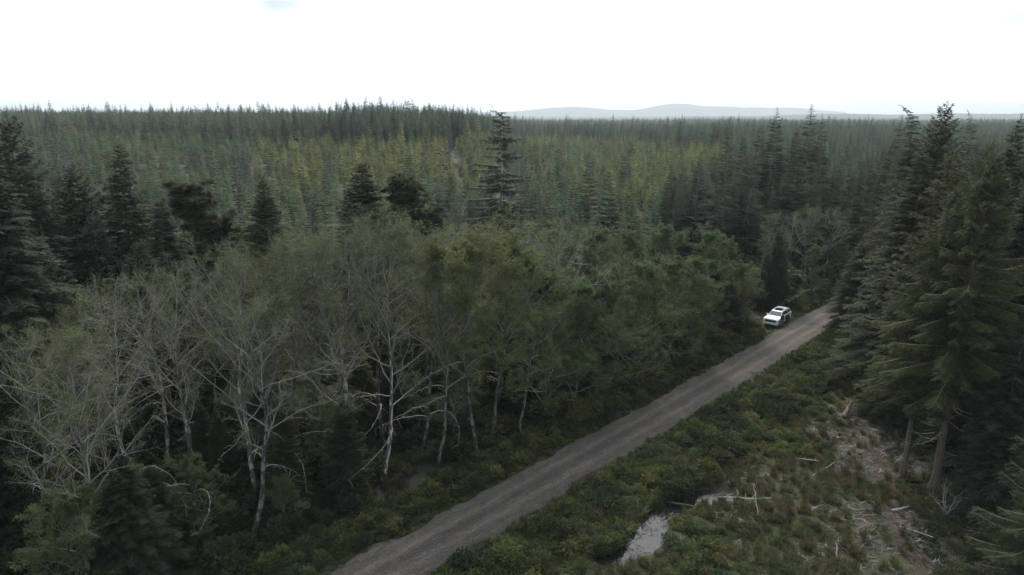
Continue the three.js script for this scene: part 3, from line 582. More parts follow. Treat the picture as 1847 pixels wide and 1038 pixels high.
// ------------------------------------------------------------------ filler conifers of the near stands
{
  const R = mulberry(611);
  const near = (x, z, r) => placed.some((p) => (p[0] - x) ** 2 + (p[1] - z) ** 2 < r * r);
  let k = 0;
  const fill = (n, pick, hOf, minD, label, group) => { for (let i = 0, c = 0; i < n * 30 && c < n; i++) { const [x, z] = pick(), h = hOf(x, z); if (h < 4 || near(x, z, minD)) continue; c++; k++; plantConifer((z < -104 ? farKinds : kinds)[k % 6], 'dark_conifer', x, z, h, (R() < 0.35 ? M.olive : M.dark)[k % 3], label(x, z, h), group, 1.25 + 0.25 * R()); } };
  const word = (h, a, b) => (h > b ? 'tall' : h > a ? 'medium' : 'low'), row = (z, a, b) => (-z < a ? 'front row' : -z < b ? 'second row' : 'back row');
  const mark = (x, z, list) => list.find(([a]) => x / -z < a)[1];
  const leftMarks = [[-0.68, 'at the left edge'], [-0.6, 'beside the narrow-topped conifer'], [-0.5, 'below the narrow-topped conifer'], [-0.42, 'below the flat-topped pine'], [-0.33, 'below the rounded cone-shaped conifer'], [9, 'below the large cone-shaped conifer']];
  const rightMarks = [[0.48, 'at the end of the road'], [0.54, 'left of the bent-topped tree'], [0.6, 'beside the bent-topped tree'], [0.66, 'behind the big cedar'], [0.72, 'by the lone narrow conifer'], [9, 'at the right edge']];
  const carMarks = [[0.27, 'at its left foot'], [0.32, 'below the slim left spire'], [0.37, 'below the open-crowned conifer'], [9, 'below the twin spires']];
  const midMarks = [[-0.08, 'below the dark irregular pine'], [0.02, 'by the foot of the sparse hemlock'], [9, 'right of the sparse hemlock']];
  const onRoad = (x, z) => { const n = roadN(x, z) - 0.4; return n > -8 && n < 5; };
  fill(42, () => { const d = 55 + 45 * R(); return [-d * (0.16 + 0.62 * R()), -d]; }, (x, z) => 28 + z * (0.17 + 0.05 * R() + 0.05 * smooth(0.3, 0.1, x / z)), 3.2, (x, z, h) => `${word(h, 13, 16)} dark conifer crowded behind the alders ${mark(x, z, leftMarks)}, ${row(z, 70, 85)}`, 'crowded conifers behind the bare alders');
  fill(30, () => roadXZ(-24 + 58 * R(), -9.5 - 15 * R()), () => 4.5 + 5.5 * R(), 1.6, (x, z, h) => `${word(h, 6, 8)} shaded conifer among alder trunks ${mark(x, z, [[-0.68, 'at the left edge'], [-0.55, 'by the bright pale trunk'], [-0.42, 'by the white lower limbs'], [-0.25, 'left of the spotted leaning trunk'], [9, 'by the yellowing alders']])}, ${row(z, 50, 58)}`, 'shaded conifers among the alder trunks');
  fill(18, () => { const d = 72 + 26 * R(); return [d * (-0.16 + 0.36 * R()), -d]; }, (x, z) => (roadN(x, z) > -12 ? 0 : 28 + z * (0.225 + 0.04 * R())), 3.2, (x, z, h) => `${word(h, 7, 9)} shaded conifer behind the yellowing alders ${mark(x, z, midMarks)}, ${row(z, 80, 90)}`, 'low conifers behind the yellowing alders');
  fill(80, () => { const d = 56 + 120 * R() ** 1.3; return [d * (0.42 + 0.42 * R()), -d]; }, (x, z) => (x < 33.5 + 0.33 * (-z - 51) || (onRoad(x, z) && -z < 140) ? 0 : 28 + z * (0.035 + 0.07 * R())), 3.6, (x, z, h) => `${word(h, 20, 22.5)} dark conifer packed in the right stand ${mark(x, z, rightMarks)}, ${row(z, 85, 120)}`, 'packed conifers of the right stand');
  fill(46, () => { const d = 124 + 52 * R(); return [d * (0.22 + 0.22 * R()), -d]; }, (x, z) => (onRoad(x, z) ? 0 : 28 + z * (0.05 + 0.06 * R())), 3.6, (x, z, h) => `${word(h, 15, 18)} conifer of the dark stand behind the car ${mark(x, z, carMarks)}, ${row(z, 138, 158)}`, 'packed conifers behind the white car');
}
// ------------------------------------------------------------------ plantation and far forest
{
  const YN = { h: 11, base: 0.06, maxL: 2.0, pow: 0.62, whorl: 0.62, nb: 9, blade: 5, gap: 0.04, e0: 0.0, e1: 0.42, droop: 0.04, bl: 0.34, blMin: 0.2, blGap: 0.26, needles: 3, nw: 0.13, r0: 0.10, hang: 0.05, skirt: 0.2, spread: 0.12, sides: 5, wob: 0.1 };
  const youngNear = [0, 1, 2, 3, 4].map((k) => conifer({ ...YN, wood: false, blade: 7, bw: 0.16, maxL: [2.6, 2.2, 2.9, 2.1, 2.5][k], whorl: [0.8, 0.72, 0.85, 0.76, 0.7][k] }, 700 + k));
  const far = (o, seed) => { const g = conifer(o, seed), t = g.trunk, c = t.getAttribute('color'); for (let i = 0; i < c.count; i++) c.setXYZ(i, 1.1, 0.8, 0.9); t.deleteAttribute('normal'); const m = mergeGeometries([t, g.crown]); m.userData = { h: g.h }; return m; };
  const YF = { ...YN, blade: 3, needles: 1, nw: 0.5, whorl: 0.85, nb: 7, blGap: 0.45, wood: false, sides: 3 };
  const youngFar = [0, 1, 2, 3].map((k) => far({ ...YF, maxL: [2.7, 2.3, 2.9, 2.4][k] }, 720 + k));
  const matFar = [0, 1, 2, 3].map((k) => far({ ...SPRUCE, blade: 3, h: 22, base: 0.12, maxL: [4.2, 3.5, 3.8, 4.4][k], needles: 1, nw: 0.5, whorl: 1.0, nb: 7, blGap: 0.7, wood: false, sides: 3, gap: 0.1, r0: 0.22 }, 730 + k));
  console.log('young tris', youngNear[0].crown.index.count / 3, youngFar[0].index.count / 3, matFar[0].index.count / 3);
  const R = mulberry(733), cand = [];
  const tints = TINTS;
  const sp = (d) => (d < 220 ? 5.2 : d < 420 ? 6.0 : d < 800 ? 6.6 : d < 1600 ? 7.5 : 11);
  for (let d = 98; d < 2700; d += sp(d) * 0.95) {
    const st = sp(d), hw = d * 0.76 + 14;
    for (let x = -hw; x < hw; x += st) {
      const px = x + (R() - 0.5) * st * 1.1, pd = d + (R() - 0.5) * st * 1.1, a = px / pd, z = -pd;
      const rn = roadN(px, z); if (rn > -7 && rn < 6 && pd < 260) continue;
      if (pd < 185 && a > 0.30) continue;
      if (pd < 112 + 12 * noise(px * 0.1, 5) && rn > -26) continue;
      const n1 = fbm(px * 0.02 + 50, pd * 0.011, 3), n2 = fbm(px * 0.006 + 9, pd * 0.004 + 4, 3), n3 = noise(px * 0.09, pd * 0.05);
      let mature = false, h, ti;
      if (pd < 420 && fbm(px * 0.05 + 7, pd * 0.035 + 2, 3) > 0.6 + 0.12 * R()) continue;
      const ridge = a > -0.36 && a < -0.02 && pd > 355 + 30 * n3 + 120 * smooth(-0.1, -0.02, a);
      const right = a > 0.30 && pd > 165;
      mature = ridge || right || pd > 560 + 160 * n2 || (pd > 420 && a < -0.36) || (n2 > 0.62 && pd > 230);
      if (mature) { h = 13 + 11 * n1 + 7 * (R() - 0.45); if (R() < 0.06) h += 3 + 4 * R(); if (pd > 700) h += 2 * (R() < 0.1 ? 3 : 0); ti = n3 > 0.6 ? 0 : R() < 0.5 ? 4 : 2; if (right) { if (pd < 600) h = h * (pd < 260 ? 0.9 : 0.75) - 1; ti = R() < (pd < 260 ? 0.7 : 0.3) ? 4 : R() < 0.5 ? 2 : 0; } if (a < -0.3 && R() < 0.5) ti = R() < 0.5 ? 0 : 1; }
      else {
        h = (pd < 150 ? 5 : 6.5) + 5 * n1 + 6.5 * (R() - 0.5); if (R() < 0.09) h *= 1.4;
        const yel = a > -0.36 && a < -0.02 && pd > 215 ? 0.44 : pd > 200 && a > 0.02 && a < 0.3 ? 0.2 : 0;
        const q = n1 * 0.9 + 0.3 * R() + yel - 0.12 * smooth(220, 120, pd);
        ti = q > 0.92 ? 5 : q > 0.78 ? 3 : q > 0.66 ? 1 : q > 0.52 ? 0 : q > 0.42 ? 2 : 4;
        if (R() < 0.08) { ti = 4; h *= 1.15; }
      }
      cand.push({ x: px, z, d: pd, a, h, ti, mature, v: Math.floor(R() * 20), rot: R() * 6.28, seen: 0 });
    }
  }
  // which of them show largest: a coarse depth test of cones from the photograph's standpoint
  const BW = 720, BH = 404, buf = new Uint8Array(BW * BH); camera.updateMatrixWorld(); camera.updateProjectionMatrix();
  const all = cand.concat(placed.map(([x, z, h, w]) => ({ x, z, d: -z, h, w, near: true }))).sort((p, q) => p.d - q.d), u = V();
  for (const t of all) {
    if (t.d > 900) break;
    const y0 = groundY(t.x, t.z), P = (y) => { u.set(t.x, y, t.z).project(camera); return [(u.x + 1) / 2 * BW, (1 - u.y) / 2 * BH]; };
    const [x0, yt] = P(y0 + t.h), [, yb] = P(y0), wid = (t.w ?? 0.17 * t.h) / t.d * 1271 / 1847 * BW;
    for (let y = Math.max(0, Math.floor(yt)); y < Math.min(BH, yb); y++) { const f = (y - yt) / (yb - yt), hw = Math.max(0.5, wid * f); for (let x = Math.max(0, Math.round(x0 - hw)); x <= Math.min(BW - 1, x0 + hw); x++) if (!buf[y * BW + x]) { buf[y * BW + x] = 1; t.seen++; } }
  }
  const young = cand.filter((t) => !t.mature && t.d < 420).sort((p, q) => q.seen - p.seen).slice(0, 290), old = cand.filter((t) => t.mature && t.seen > 14 && t.d < 600).sort((p, q) => q.seen - p.seen).slice(0, 130);
  const tint = M.young, where = (t) => (t.a < -0.42 ? ['on the far left', 'far left'] : t.a < -0.16 ? ['left of the cone-shaped conifers and pines', 'left'] : t.a < -0.02 ? ['just left of the sparse hemlock', 'left of the hemlock'] : t.a < 0.14 ? ['just right of the sparse hemlock', 'right of the hemlock'] : ['between the hemlock and the dark right stand', 'right']);
  const hue = ['mid-green', 'light green', 'bluish green', 'yellow-green', 'dull dark green', 'bright yellow-green'];
  for (const t of [...young, ...old]) {
    t.own = true; const g = t.mature ? farKinds[t.v % 6] : youngNear[t.v % 5], [w, s] = where(t);
    const o = thing(t.mature ? 'forest_conifer' : 'plantation_conifer', t.x, groundY(t.x, t.z) - 0.02, t.z, t.rot, t.h / g.h); if (t.mature) { o.scale.x *= 1.1; o.scale.z *= 1.1; }
    part('trunk', g.trunk, M.coniferBark, o); part('crown', g.crown, t.mature ? (t.ti === 4 ? M.dark[t.v % 3] : tint[t.ti]) : tint[t.ti], o);
    const dist = t.d < 150 ? 'nearest rows' : t.d < 240 ? 'middle rows' : 'farther rows';
    if (t.mature) tag(o, `tall ${t.a > 0.28 ? 'dark conifer of the back of the right stand' : 'conifer of the older forest ' + w}`, 'conifer', t.a > 0.28 ? 'back of the right stand' : 'older forest ' + s);
    else tag(o, `${hue[t.ti]} young plantation conifer, ${dist}, ${w}`, 'conifer', `${hue[t.ti]} plantation conifers, ${dist}, ${s}`);
  }
  const rest = cand.filter((t) => !t.own), m4 = new THREE.Matrix4(), q = new THREE.Quaternion(), e = new THREE.Euler(), col = new THREE.Color();
  const matY = foliage(1, 1, 1, 0.42), matM = foliage(1, 1, 1, 0.28);
  function scatter(name, geo, mat, list, label, gh) {
    if (!list.length) return; const im = new THREE.InstancedMesh(geo, mat, list.length); im.name = numbered(name);
    list.forEach((t, i) => { const s = t.h / gh; m4.compose(V(t.x, groundY(t.x, t.z), t.z), q.setFromEuler(e.set(0, t.rot, 0)), V(s * (t.mature ? 1.1 : 1), s, s * (t.mature ? 1.1 : 1))); im.setMatrixAt(i, m4); const c = tints[t.ti], k = (t.mature ? 0.85 : 1) * (0.55 + 0.9 * hash(i, 7)); im.setColorAt(i, col.setRGB(c[0] * k, c[1] * k, c[2] * k)); });
    im.castShadow = im.receiveShadow = true; scene.add(im); tag(im, label, 'forest', null, 'stuff');
  }
  for (let k = 0; k < 5; k++) { youngNear[k].one ??= mergeGeometries([(() => { const t = youngNear[k].trunk.clone(), c = t.getAttribute('color'); for (let i = 0; i < c.count; i++) c.setXYZ(i, 1.2, 0.9, 1); t.deleteAttribute('normal'); return t; })(), youngNear[k].crown]); scatter('plantation_forest', youngNear[k].one, matY, rest.filter((t) => !t.mature && t.d < 260 && t.v % 5 === k), 'dense mass of young conifers filling the plantation', 11); }
  for (let k = 0; k < 4; k++) scatter('plantation_forest', youngFar[k], matY, rest.filter((t) => !t.mature && t.d >= 260 && t.v % 4 === k), 'far mass of young conifers at the back of the plantation', 11);
  for (let k = 0; k < 4; k++) scatter('distant_forest', matFar[k], matM, rest.filter((t) => t.mature && t.v % 4 === k), 'distant mass of older conifers reaching to the horizon', 22);
  console.log('forest', cand.length, young.length, old.length);
}
// ------------------------------------------------------------------ undergrowth
{
  const R = mulberry(801);
  const dome = (n, leaf, flat, seed, stems = 0) => { const r = mulberry(seed), mb = new MB(); for (let i = 0; i < n; i++) { const d = V(r() - 0.5, r() * 0.62, r() - 0.5).normalize(), rad = Math.pow(r(), 0.35) * (0.75 + 0.35 * noise(d.x * 3 + seed, d.z * 3)), p = V(d.x * rad * 0.62, d.y * rad * flat, d.z * rad * 0.62), l = V(d.x + (r() - 0.5) * 1.4, d.y * 0.4 + (r() - 0.35) * 0.9, d.z + (r() - 0.5) * 1.4).normalize(), s = V(l.z + (r() - 0.5), (r() - 0.5), -l.x).normalize(); mb.leaf(p, l, s, leaf * (0.6 + 0.8 * r()), leaf * 0.33, 0.6 + 0.8 * r(), 0.2); }
    for (let i = 0; i < stems; i++) { const a = r() * 6.28, e = V(Math.cos(a) * 0.5 * r(), flat * (0.6 + 0.5 * r()), Math.sin(a) * 0.5 * r()); mb.tube([V(0, -0.1, 0), e.clone().multiplyScalar(0.5).add(V((r() - 0.5) * 0.2, 0.05, (r() - 0.5) * 0.2)), e], [0.012, 0.008, 0.003], 3, 1.2); } return mb.geo(); };
  const fern = (seed) => { const r = mulberry(seed), mb = new MB(); for (let f = 0; f < 13; f++) { const a = f / 13 * 6.28 + r(), L = 0.6 + 0.4 * r(), up = 0.7 + 0.5 * r(); for (let k = 0; k < 12; k++) { const t = (k + 0.5) / 12, x = Math.cos(a) * L * t * 0.8, z = Math.sin(a) * L * t * 0.8, y = L * (up * t - 0.75 * t * t); for (const s of [-1, 1]) mb.needle(x, y, z, -Math.sin(a) * s * 0.9 + Math.cos(a) * 0.3, -0.15, Math.cos(a) * s * 0.9 + Math.sin(a) * 0.3, 0.2 * (1 - t * 0.8), Math.cos(a), 0, Math.sin(a), 0.032, 0.7 + 0.6 * r()); } } return mb.geo(); };
  const tuft = (seed, n) => { const r = mulberry(seed), mb = new MB(); for (let i = 0; i < n; i++) { const a = r() * 6.28, ra = 0.28 * Math.sqrt(r()), l = 0.5 + 0.6 * r(), tilt = 0.15 + 0.6 * r(), b = a + (r() - 0.5) * 2, x = Math.cos(a) * ra, z = Math.sin(a) * ra, c = 0.55 + 0.9 * r(), mx = x + Math.cos(b) * tilt * l * 0.35, mz = z + Math.sin(b) * tilt * l * 0.35, w = 0.011; const A = V(x - Math.sin(b) * w, -0.05, z + Math.cos(b) * w), B = V(x + Math.sin(b) * w, -0.05, z - Math.cos(b) * w), C = V(mx - Math.sin(b) * w, l * 0.62, mz + Math.cos(b) * w), D = V(mx + Math.sin(b) * w, l * 0.62, mz - Math.cos(b) * w), E2 = V(mx + Math.cos(b) * tilt * l * 0.55, l * (1 - tilt * 0.45), mz + Math.sin(b) * tilt * l * 0.55); mb.tri(A, B, D, c); mb.tri(A, D, C, c); mb.tri(C, D, E2, c); } return mb.geo(); };
  const stick = (seed, n) => { const r = mulberry(seed), mb = new MB(); for (let i = 0; i < n; i++) { const a = r() * 6.28, L = 0.35 + 0.9 * r(), x = (r() - 0.5) * 1.1, z = (r() - 0.5) * 1.1, e = (r() - 0.25) * 0.35, p = [0, 0.35, 0.7, 1].map((t) => V(x + Math.cos(a + 0.4 * t) * L * (t - 0.5), 0.04 + 0.1 * r() + e * t * L, z + Math.sin(a + 0.4 * t) * L * (t - 0.5))), w = 0.008 + 0.016 * r(); mb.tube(p, [w, w * 0.9, w * 0.7, w * 0.3], 3, 0.5 + 0.9 * r()); if (r() < 0.6) { const q = p[2].clone().add(V((r() - 0.5) * 0.5, 0.25 * r(), (r() - 0.5) * 0.5)); mb.tube([p[1], q], [w * 0.6, w * 0.2], 3, 0.8 + 0.5 * r()); } } return mb.geo(true); };
  const geos = { shrub: [dome(420, 0.15, 0.85, 1, 6), dome(520, 0.12, 0.7, 2, 8), dome(360, 0.17, 1.0, 3, 8)], low: [dome(300, 0.13, 0.45, 4, 3), dome(340, 0.11, 0.5, 5, 5)], fern: [fern(6), fern(7)], grass: [tuft(8, 90), tuft(9, 110), tuft(10, 70)], twig: [stick(11, 9), stick(12, 7), stick(13, 11)] };
  const pal = { darkGreen: [[0.030, 0.042, 0.018], [0.038, 0.048, 0.018], [0.026, 0.040, 0.022], [0.046, 0.050, 0.018]], bank: [[0.060, 0.086, 0.028], [0.080, 0.100, 0.030], [0.045, 0.070, 0.032], [0.105, 0.110, 0.032], [0.062, 0.078, 0.026], [0.115, 0.098, 0.034], [0.048, 0.062, 0.024]], sedge: [[0.085, 0.066, 0.030], [0.075, 0.066, 0.030], [0.10, 0.088, 0.038], [0.062, 0.082, 0.030], [0.055, 0.070, 0.026], [0.07, 0.088, 0.03]], verge: [[0.065, 0.088, 0.025], [0.05, 0.07, 0.024], [0.095, 0.1, 0.03]], wood: [[0.20, 0.18, 0.175], [0.14, 0.12, 0.11], [0.27, 0.255, 0.24], [0.10, 0.075, 0.065]] };
  const lists = {};
  const add = (kind, x, z, s, c, sy = 1) => { const g = geos[kind], v = Math.floor(R() * g.length); (lists[kind + v] ??= []).push([x, groundY(x, z) - 0.03, z, s, R() * 6.28, c, sy]); };
  const pickC = (p) => p[Math.floor(R() * p.length)];
  // left of the road: verge, then the floor of the alder wood
  for (let i = 0; i < 5200; i++) { const s = -20 + 125 * R(), n = -2.2 - 4.2 * Math.pow(R(), 0.8), e = -2.1 - 0.45 * (fbm(s * 0.5, 60, 3) - 0.3); if (n > e || (s > 63 && s < 80 && n > -6.6)) continue; const [x, z] = roadXZ(s, n + ROAD_C(s)); const k = R(); if (n > e - 0.8) add(k < 0.5 ? 'grass' : 'low', x, z, 0.35 + 0.3 * R(), pickC(k < 0.5 ? pal.verge : pal.bank), 0.8); else add(k < 0.25 ? 'fern' : k < 0.6 ? 'low' : 'shrub', x, z, 0.55 + 0.6 * R(), pickC(R() < 0.5 ? pal.bank : pal.darkGreen)); }
  for (let i = 0; i < 5600; i++) { const s = -25 + 150 * R(), n = -6 - 46 * R(), [x, z] = roadXZ(s, n); if (-z < 32 || x < -60 || (s > 62 && n > -8)) continue; const k = R(); add(k < 0.2 ? 'fern' : 'shrub', x, z, k < 0.2 ? 0.9 + 0.4 * R() : 0.9 + 1.7 * R() * R() + 0.7 * smooth(-8, -20, n), pickC(pal.darkGreen)); }
  // the grassy place where the car stands
  for (let i = 0; i < 1500; i++) { const s = 56 + 34 * R(), n = -2.6 - 4.6 * R(), [x, z] = roadXZ(s, n + ROAD_C(s)); add('grass', x, z, 0.22 + 0.16 * R(), pickC(pal.verge), s > 66 && s < 76 ? 0.5 : 0.9); }
  // right of the road: overgrown bank down to the ditch
  const edge = (x, z) => x > 30.5 + 0.33 * (-z - 51);
  for (let i = 0; i < 7200; i++) {
    const s = -8 + 108 * R(), n = 2.65 + 6.6 * R() - 0.35 * fbm(s * 0.5, 3, 3), [x, z] = roadXZ(s, n + ROAD_C(s)); if (pond(s, n + ROAD_C(s)) > 0.28) continue;
    const k = R(), f = fbm(x * 0.3, z * 0.3, 2);
    if (n < 3.3) add(k < 0.6 ? 'grass' : 'low', x, z, 0.3 + 0.35 * R(), pickC(k < 0.6 ? pal.verge : pal.bank)); else if (k < 0.12) add('fern', x, z, 0.6 + 0.4 * R(), pickC(pal.bank)); else if (k < 0.2) add('grass', x, z, 0.7 + 0.5 * R(), pickC(pal.sedge)); else add(f > 0.5 ? 'shrub' : 'low', x, z, (f > 0.5 ? 0.75 : 0.6) + 0.65 * R() * f * 1.5, pickC(f > 0.62 ? pal.darkGreen : pal.bank));
  }
  // the boggy cleared strip: sedge, low shrubs, slash
  for (let i = 0; i < 9000; i++) {
    const s = -2 + 80 * R(), n = 8.5 + 26 * R(), [x, z] = roadXZ(s, n); if (-z < 30 || pond(s, n) > 0.25 || x > 34 + 0.33 * (-z - 51)) continue;
    const f = fbm(x * 0.16 + 20, z * 0.16, 3), g = fbm(x * 0.22 + 70, z * 0.22 + 3, 3), k = R(), slash = smooth(9, 0, 30.5 + 0.33 * (-z - 51) - x);
    if (k < 0.06 + 0.5 * slash * smooth(0.35, 0.6, g)) { add('twig', x, z, 0.6 + 0.7 * R(), pickC(pal.wood)); continue; }
    if (slash > 0.5 && g > 0.42 && R() < 0.7) continue;
    if (f > 0.56) add('grass', x, z, 0.45 + 0.45 * R(), pickC(pal.sedge)); else if (f > 0.47) add(k < 0.5 ? 'grass' : 'low', x, z, 0.45 + 0.4 * R(), pickC(k < 0.5 ? pal.sedge : pal.bank)); else add(k < 0.2 ? 'fern' : k < 0.5 ? 'low' : 'shrub', x, z, 0.45 + 0.55 * R(), pickC(pal.bank));
  }
  for (let i = 0; i < 90; i++) { const s = 8 + 20 * R(), n = 8 + 4.5 * R(), [x, z] = roadXZ(s, n); if (pond(s, n) > 0.2) (lists['twig' + (i % 3)] ??= []).push([x, WATER_Y - 0.06, z, 0.5 + 0.4 * R(), R() * 6.28, pal.wood[i % 2 ? 3 : 1], 1]); }
  // forest floor under the right stand
  for (let i = 0; i < 1600; i++) { const d = 36 + 60 * R(), x = 30 + 0.33 * (d - 51) + 30 * R() * R() + 1, z = -d; if (roadN(x, z) < 5) continue; const k = R(); add(k < 0.3 ? 'twig' : k < 0.5 ? 'fern' : 'low', x, z, 0.6 + 0.6 * R(), pickC(k < 0.3 ? pal.wood : pal.darkGreen)); }
  // scrub behind the thicket, between the alders and the plantation
  for (let i = 0; i < 2600; i++) { const d = 74 + 60 * R(), x = d * (-0.72 + 1.15 * R()), z = -d; if (roadN(x, z) > -11) continue; add('shrub', x, z, 1.4 + 2.6 * R(), pickC(R() < 0.3 ? pal.verge : pal.bank), 1); }
  for (let i = 0; i < 420; i++) { const s = 26 + 40 * R(), n = -3.6 - 4 * R(), [x, z] = roadXZ(s, n + ROAD_C(s)); add('shrub', x, z, 1.0 + 1.3 * R() * smooth(-3, -6, n), pickC(pal.bank)); }
  for (let i = 0; i < 520; i++) { const d = 108 + 190 * R(), x = d * (-0.7 + 1.0 * R()), z = -d; if (roadN(x, z) > -10 || fbm(x * 0.05 + 7, d * 0.035 + 2, 3) < 0.56) continue; add('shrub', x, z, 2 + 2.6 * R(), pickC([[0.13, 0.12, 0.035], [0.15, 0.12, 0.04], [0.10, 0.12, 0.04], [0.16, 0.15, 0.05]])); }
  const names = { shrub: ['undergrowth', 'leafy undergrowth covering the bank and the wood floor'], low: ['ground_cover', 'low leafy ground cover along the road and the ditch'], fern: ['fern_cover', 'ferns spread through the undergrowth'], grass: ['sedge_grass', 'brown and green sedge tufts of the boggy strip and verges'], twig: ['slash_litter', 'grey broken sticks left over the cleared ground'] };
  const leafM = foliage(1, 1, 1, 0.3), woodM = new THREE.MeshStandardMaterial({ color: 0xffffff, roughness: 1, vertexColors: true }), m4 = new THREE.Matrix4(), q = new THREE.Quaternion(), e = new THREE.Euler(), c = new THREE.Color();
  for (const [k, l] of Object.entries(lists)) {
    const kind = k.replace(/\d/, ''), g = geos[kind][+k.slice(-1)], im = new THREE.InstancedMesh(g, kind === 'twig' ? woodM : leafM, l.length); im.name = numbered(names[kind][0]);
    l.forEach(([x, y, z, s, r, col, sy], i) => { m4.compose(V(x, y, z), q.setFromEuler(e.set((hash(i, 1) - 0.5) * 0.3, r, (hash(i, 2) - 0.5) * 0.3)), V(s, s * sy, s)); im.setMatrixAt(i, m4); const b = 0.75 + 0.5 * hash(i, 3); im.setColorAt(i, c.setRGB(col[0] * b, col[1] * b, col[2] * b)); });
    im.castShadow = im.receiveShadow = true; scene.add(im); tag(im, names[kind][1], 'undergrowth', null, 'stuff');
  }
  console.log('undergrowth', Object.values(lists).reduce((s, l) => s + l.length, 0));

  // single shrubs that stand out on the bank, each with stems and leaves
  const shrubG = [0, 1, 2].map((k) => { const mb = new MB(), r = mulberry(860 + k); for (let i = 0; i < 14; i++) { const a = r() * 6.28, t = V(Math.cos(a) * (0.2 + 0.4 * r()), 0.6 + 0.4 * r(), Math.sin(a) * (0.2 + 0.4 * r())); mb.tube([V(0, -0.15, 0), V(t.x * 0.35, t.y * 0.6, t.z * 0.35), t], [0.014, 0.01, 0.004], 4); } return [mb.geo(true), dome(900, 0.095, 0.95, 870 + k)]; });
  const shrubM = [foliage(0.042, 0.060, 0.026), foliage(0.066, 0.088, 0.030), foliage(0.095, 0.105, 0.032), foliage(0.11, 0.09, 0.034)];
  const word = ['dark green', 'mid-green', 'yellow-green', 'ochre'];
  let c2 = 0;
  for (let i = 0; i < 60; i++) {
    const right = i < 46, s = right ? 1 + 84 * (i + 0.7 * R()) / 46 : -8 + 70 * R(), n = right ? 3.6 + 4.4 * R() : -4 - 2.5 * R(), [x, z] = roadXZ(s, n + ROAD_C(s)); if (pond(s, n + ROAD_C(s)) > 0.2) continue;
    const k = right ? Math.min(3, Math.floor(R() * 3.5)) : 0, t = thing('bank_shrub', x, groundY(x, z), z, R() * 6.28, 0.9 + 0.75 * R()); t.scale.x *= 1.2; t.scale.z *= 1.2;
    part('stems', shrubG[c2 % 3][0], M.twigDark, t).userData.kind = 'stuff'; part('foliage', shrubG[c2++ % 3][1], shrubM[k], t);
    const far = s < 25 ? 'nearest the bottom of the picture' : s < 50 ? 'halfway to the white car' : 'near the white car';
    tag(t, right ? `rounded ${word[k]} shrub on the ditch bank, ${far}` : 'rounded dark green shrub on the verge left of the road, under the alders', 'shrub', right ? `${word[k]} bank shrubs ${far}` : 'verge shrubs under the alders');
  }
}
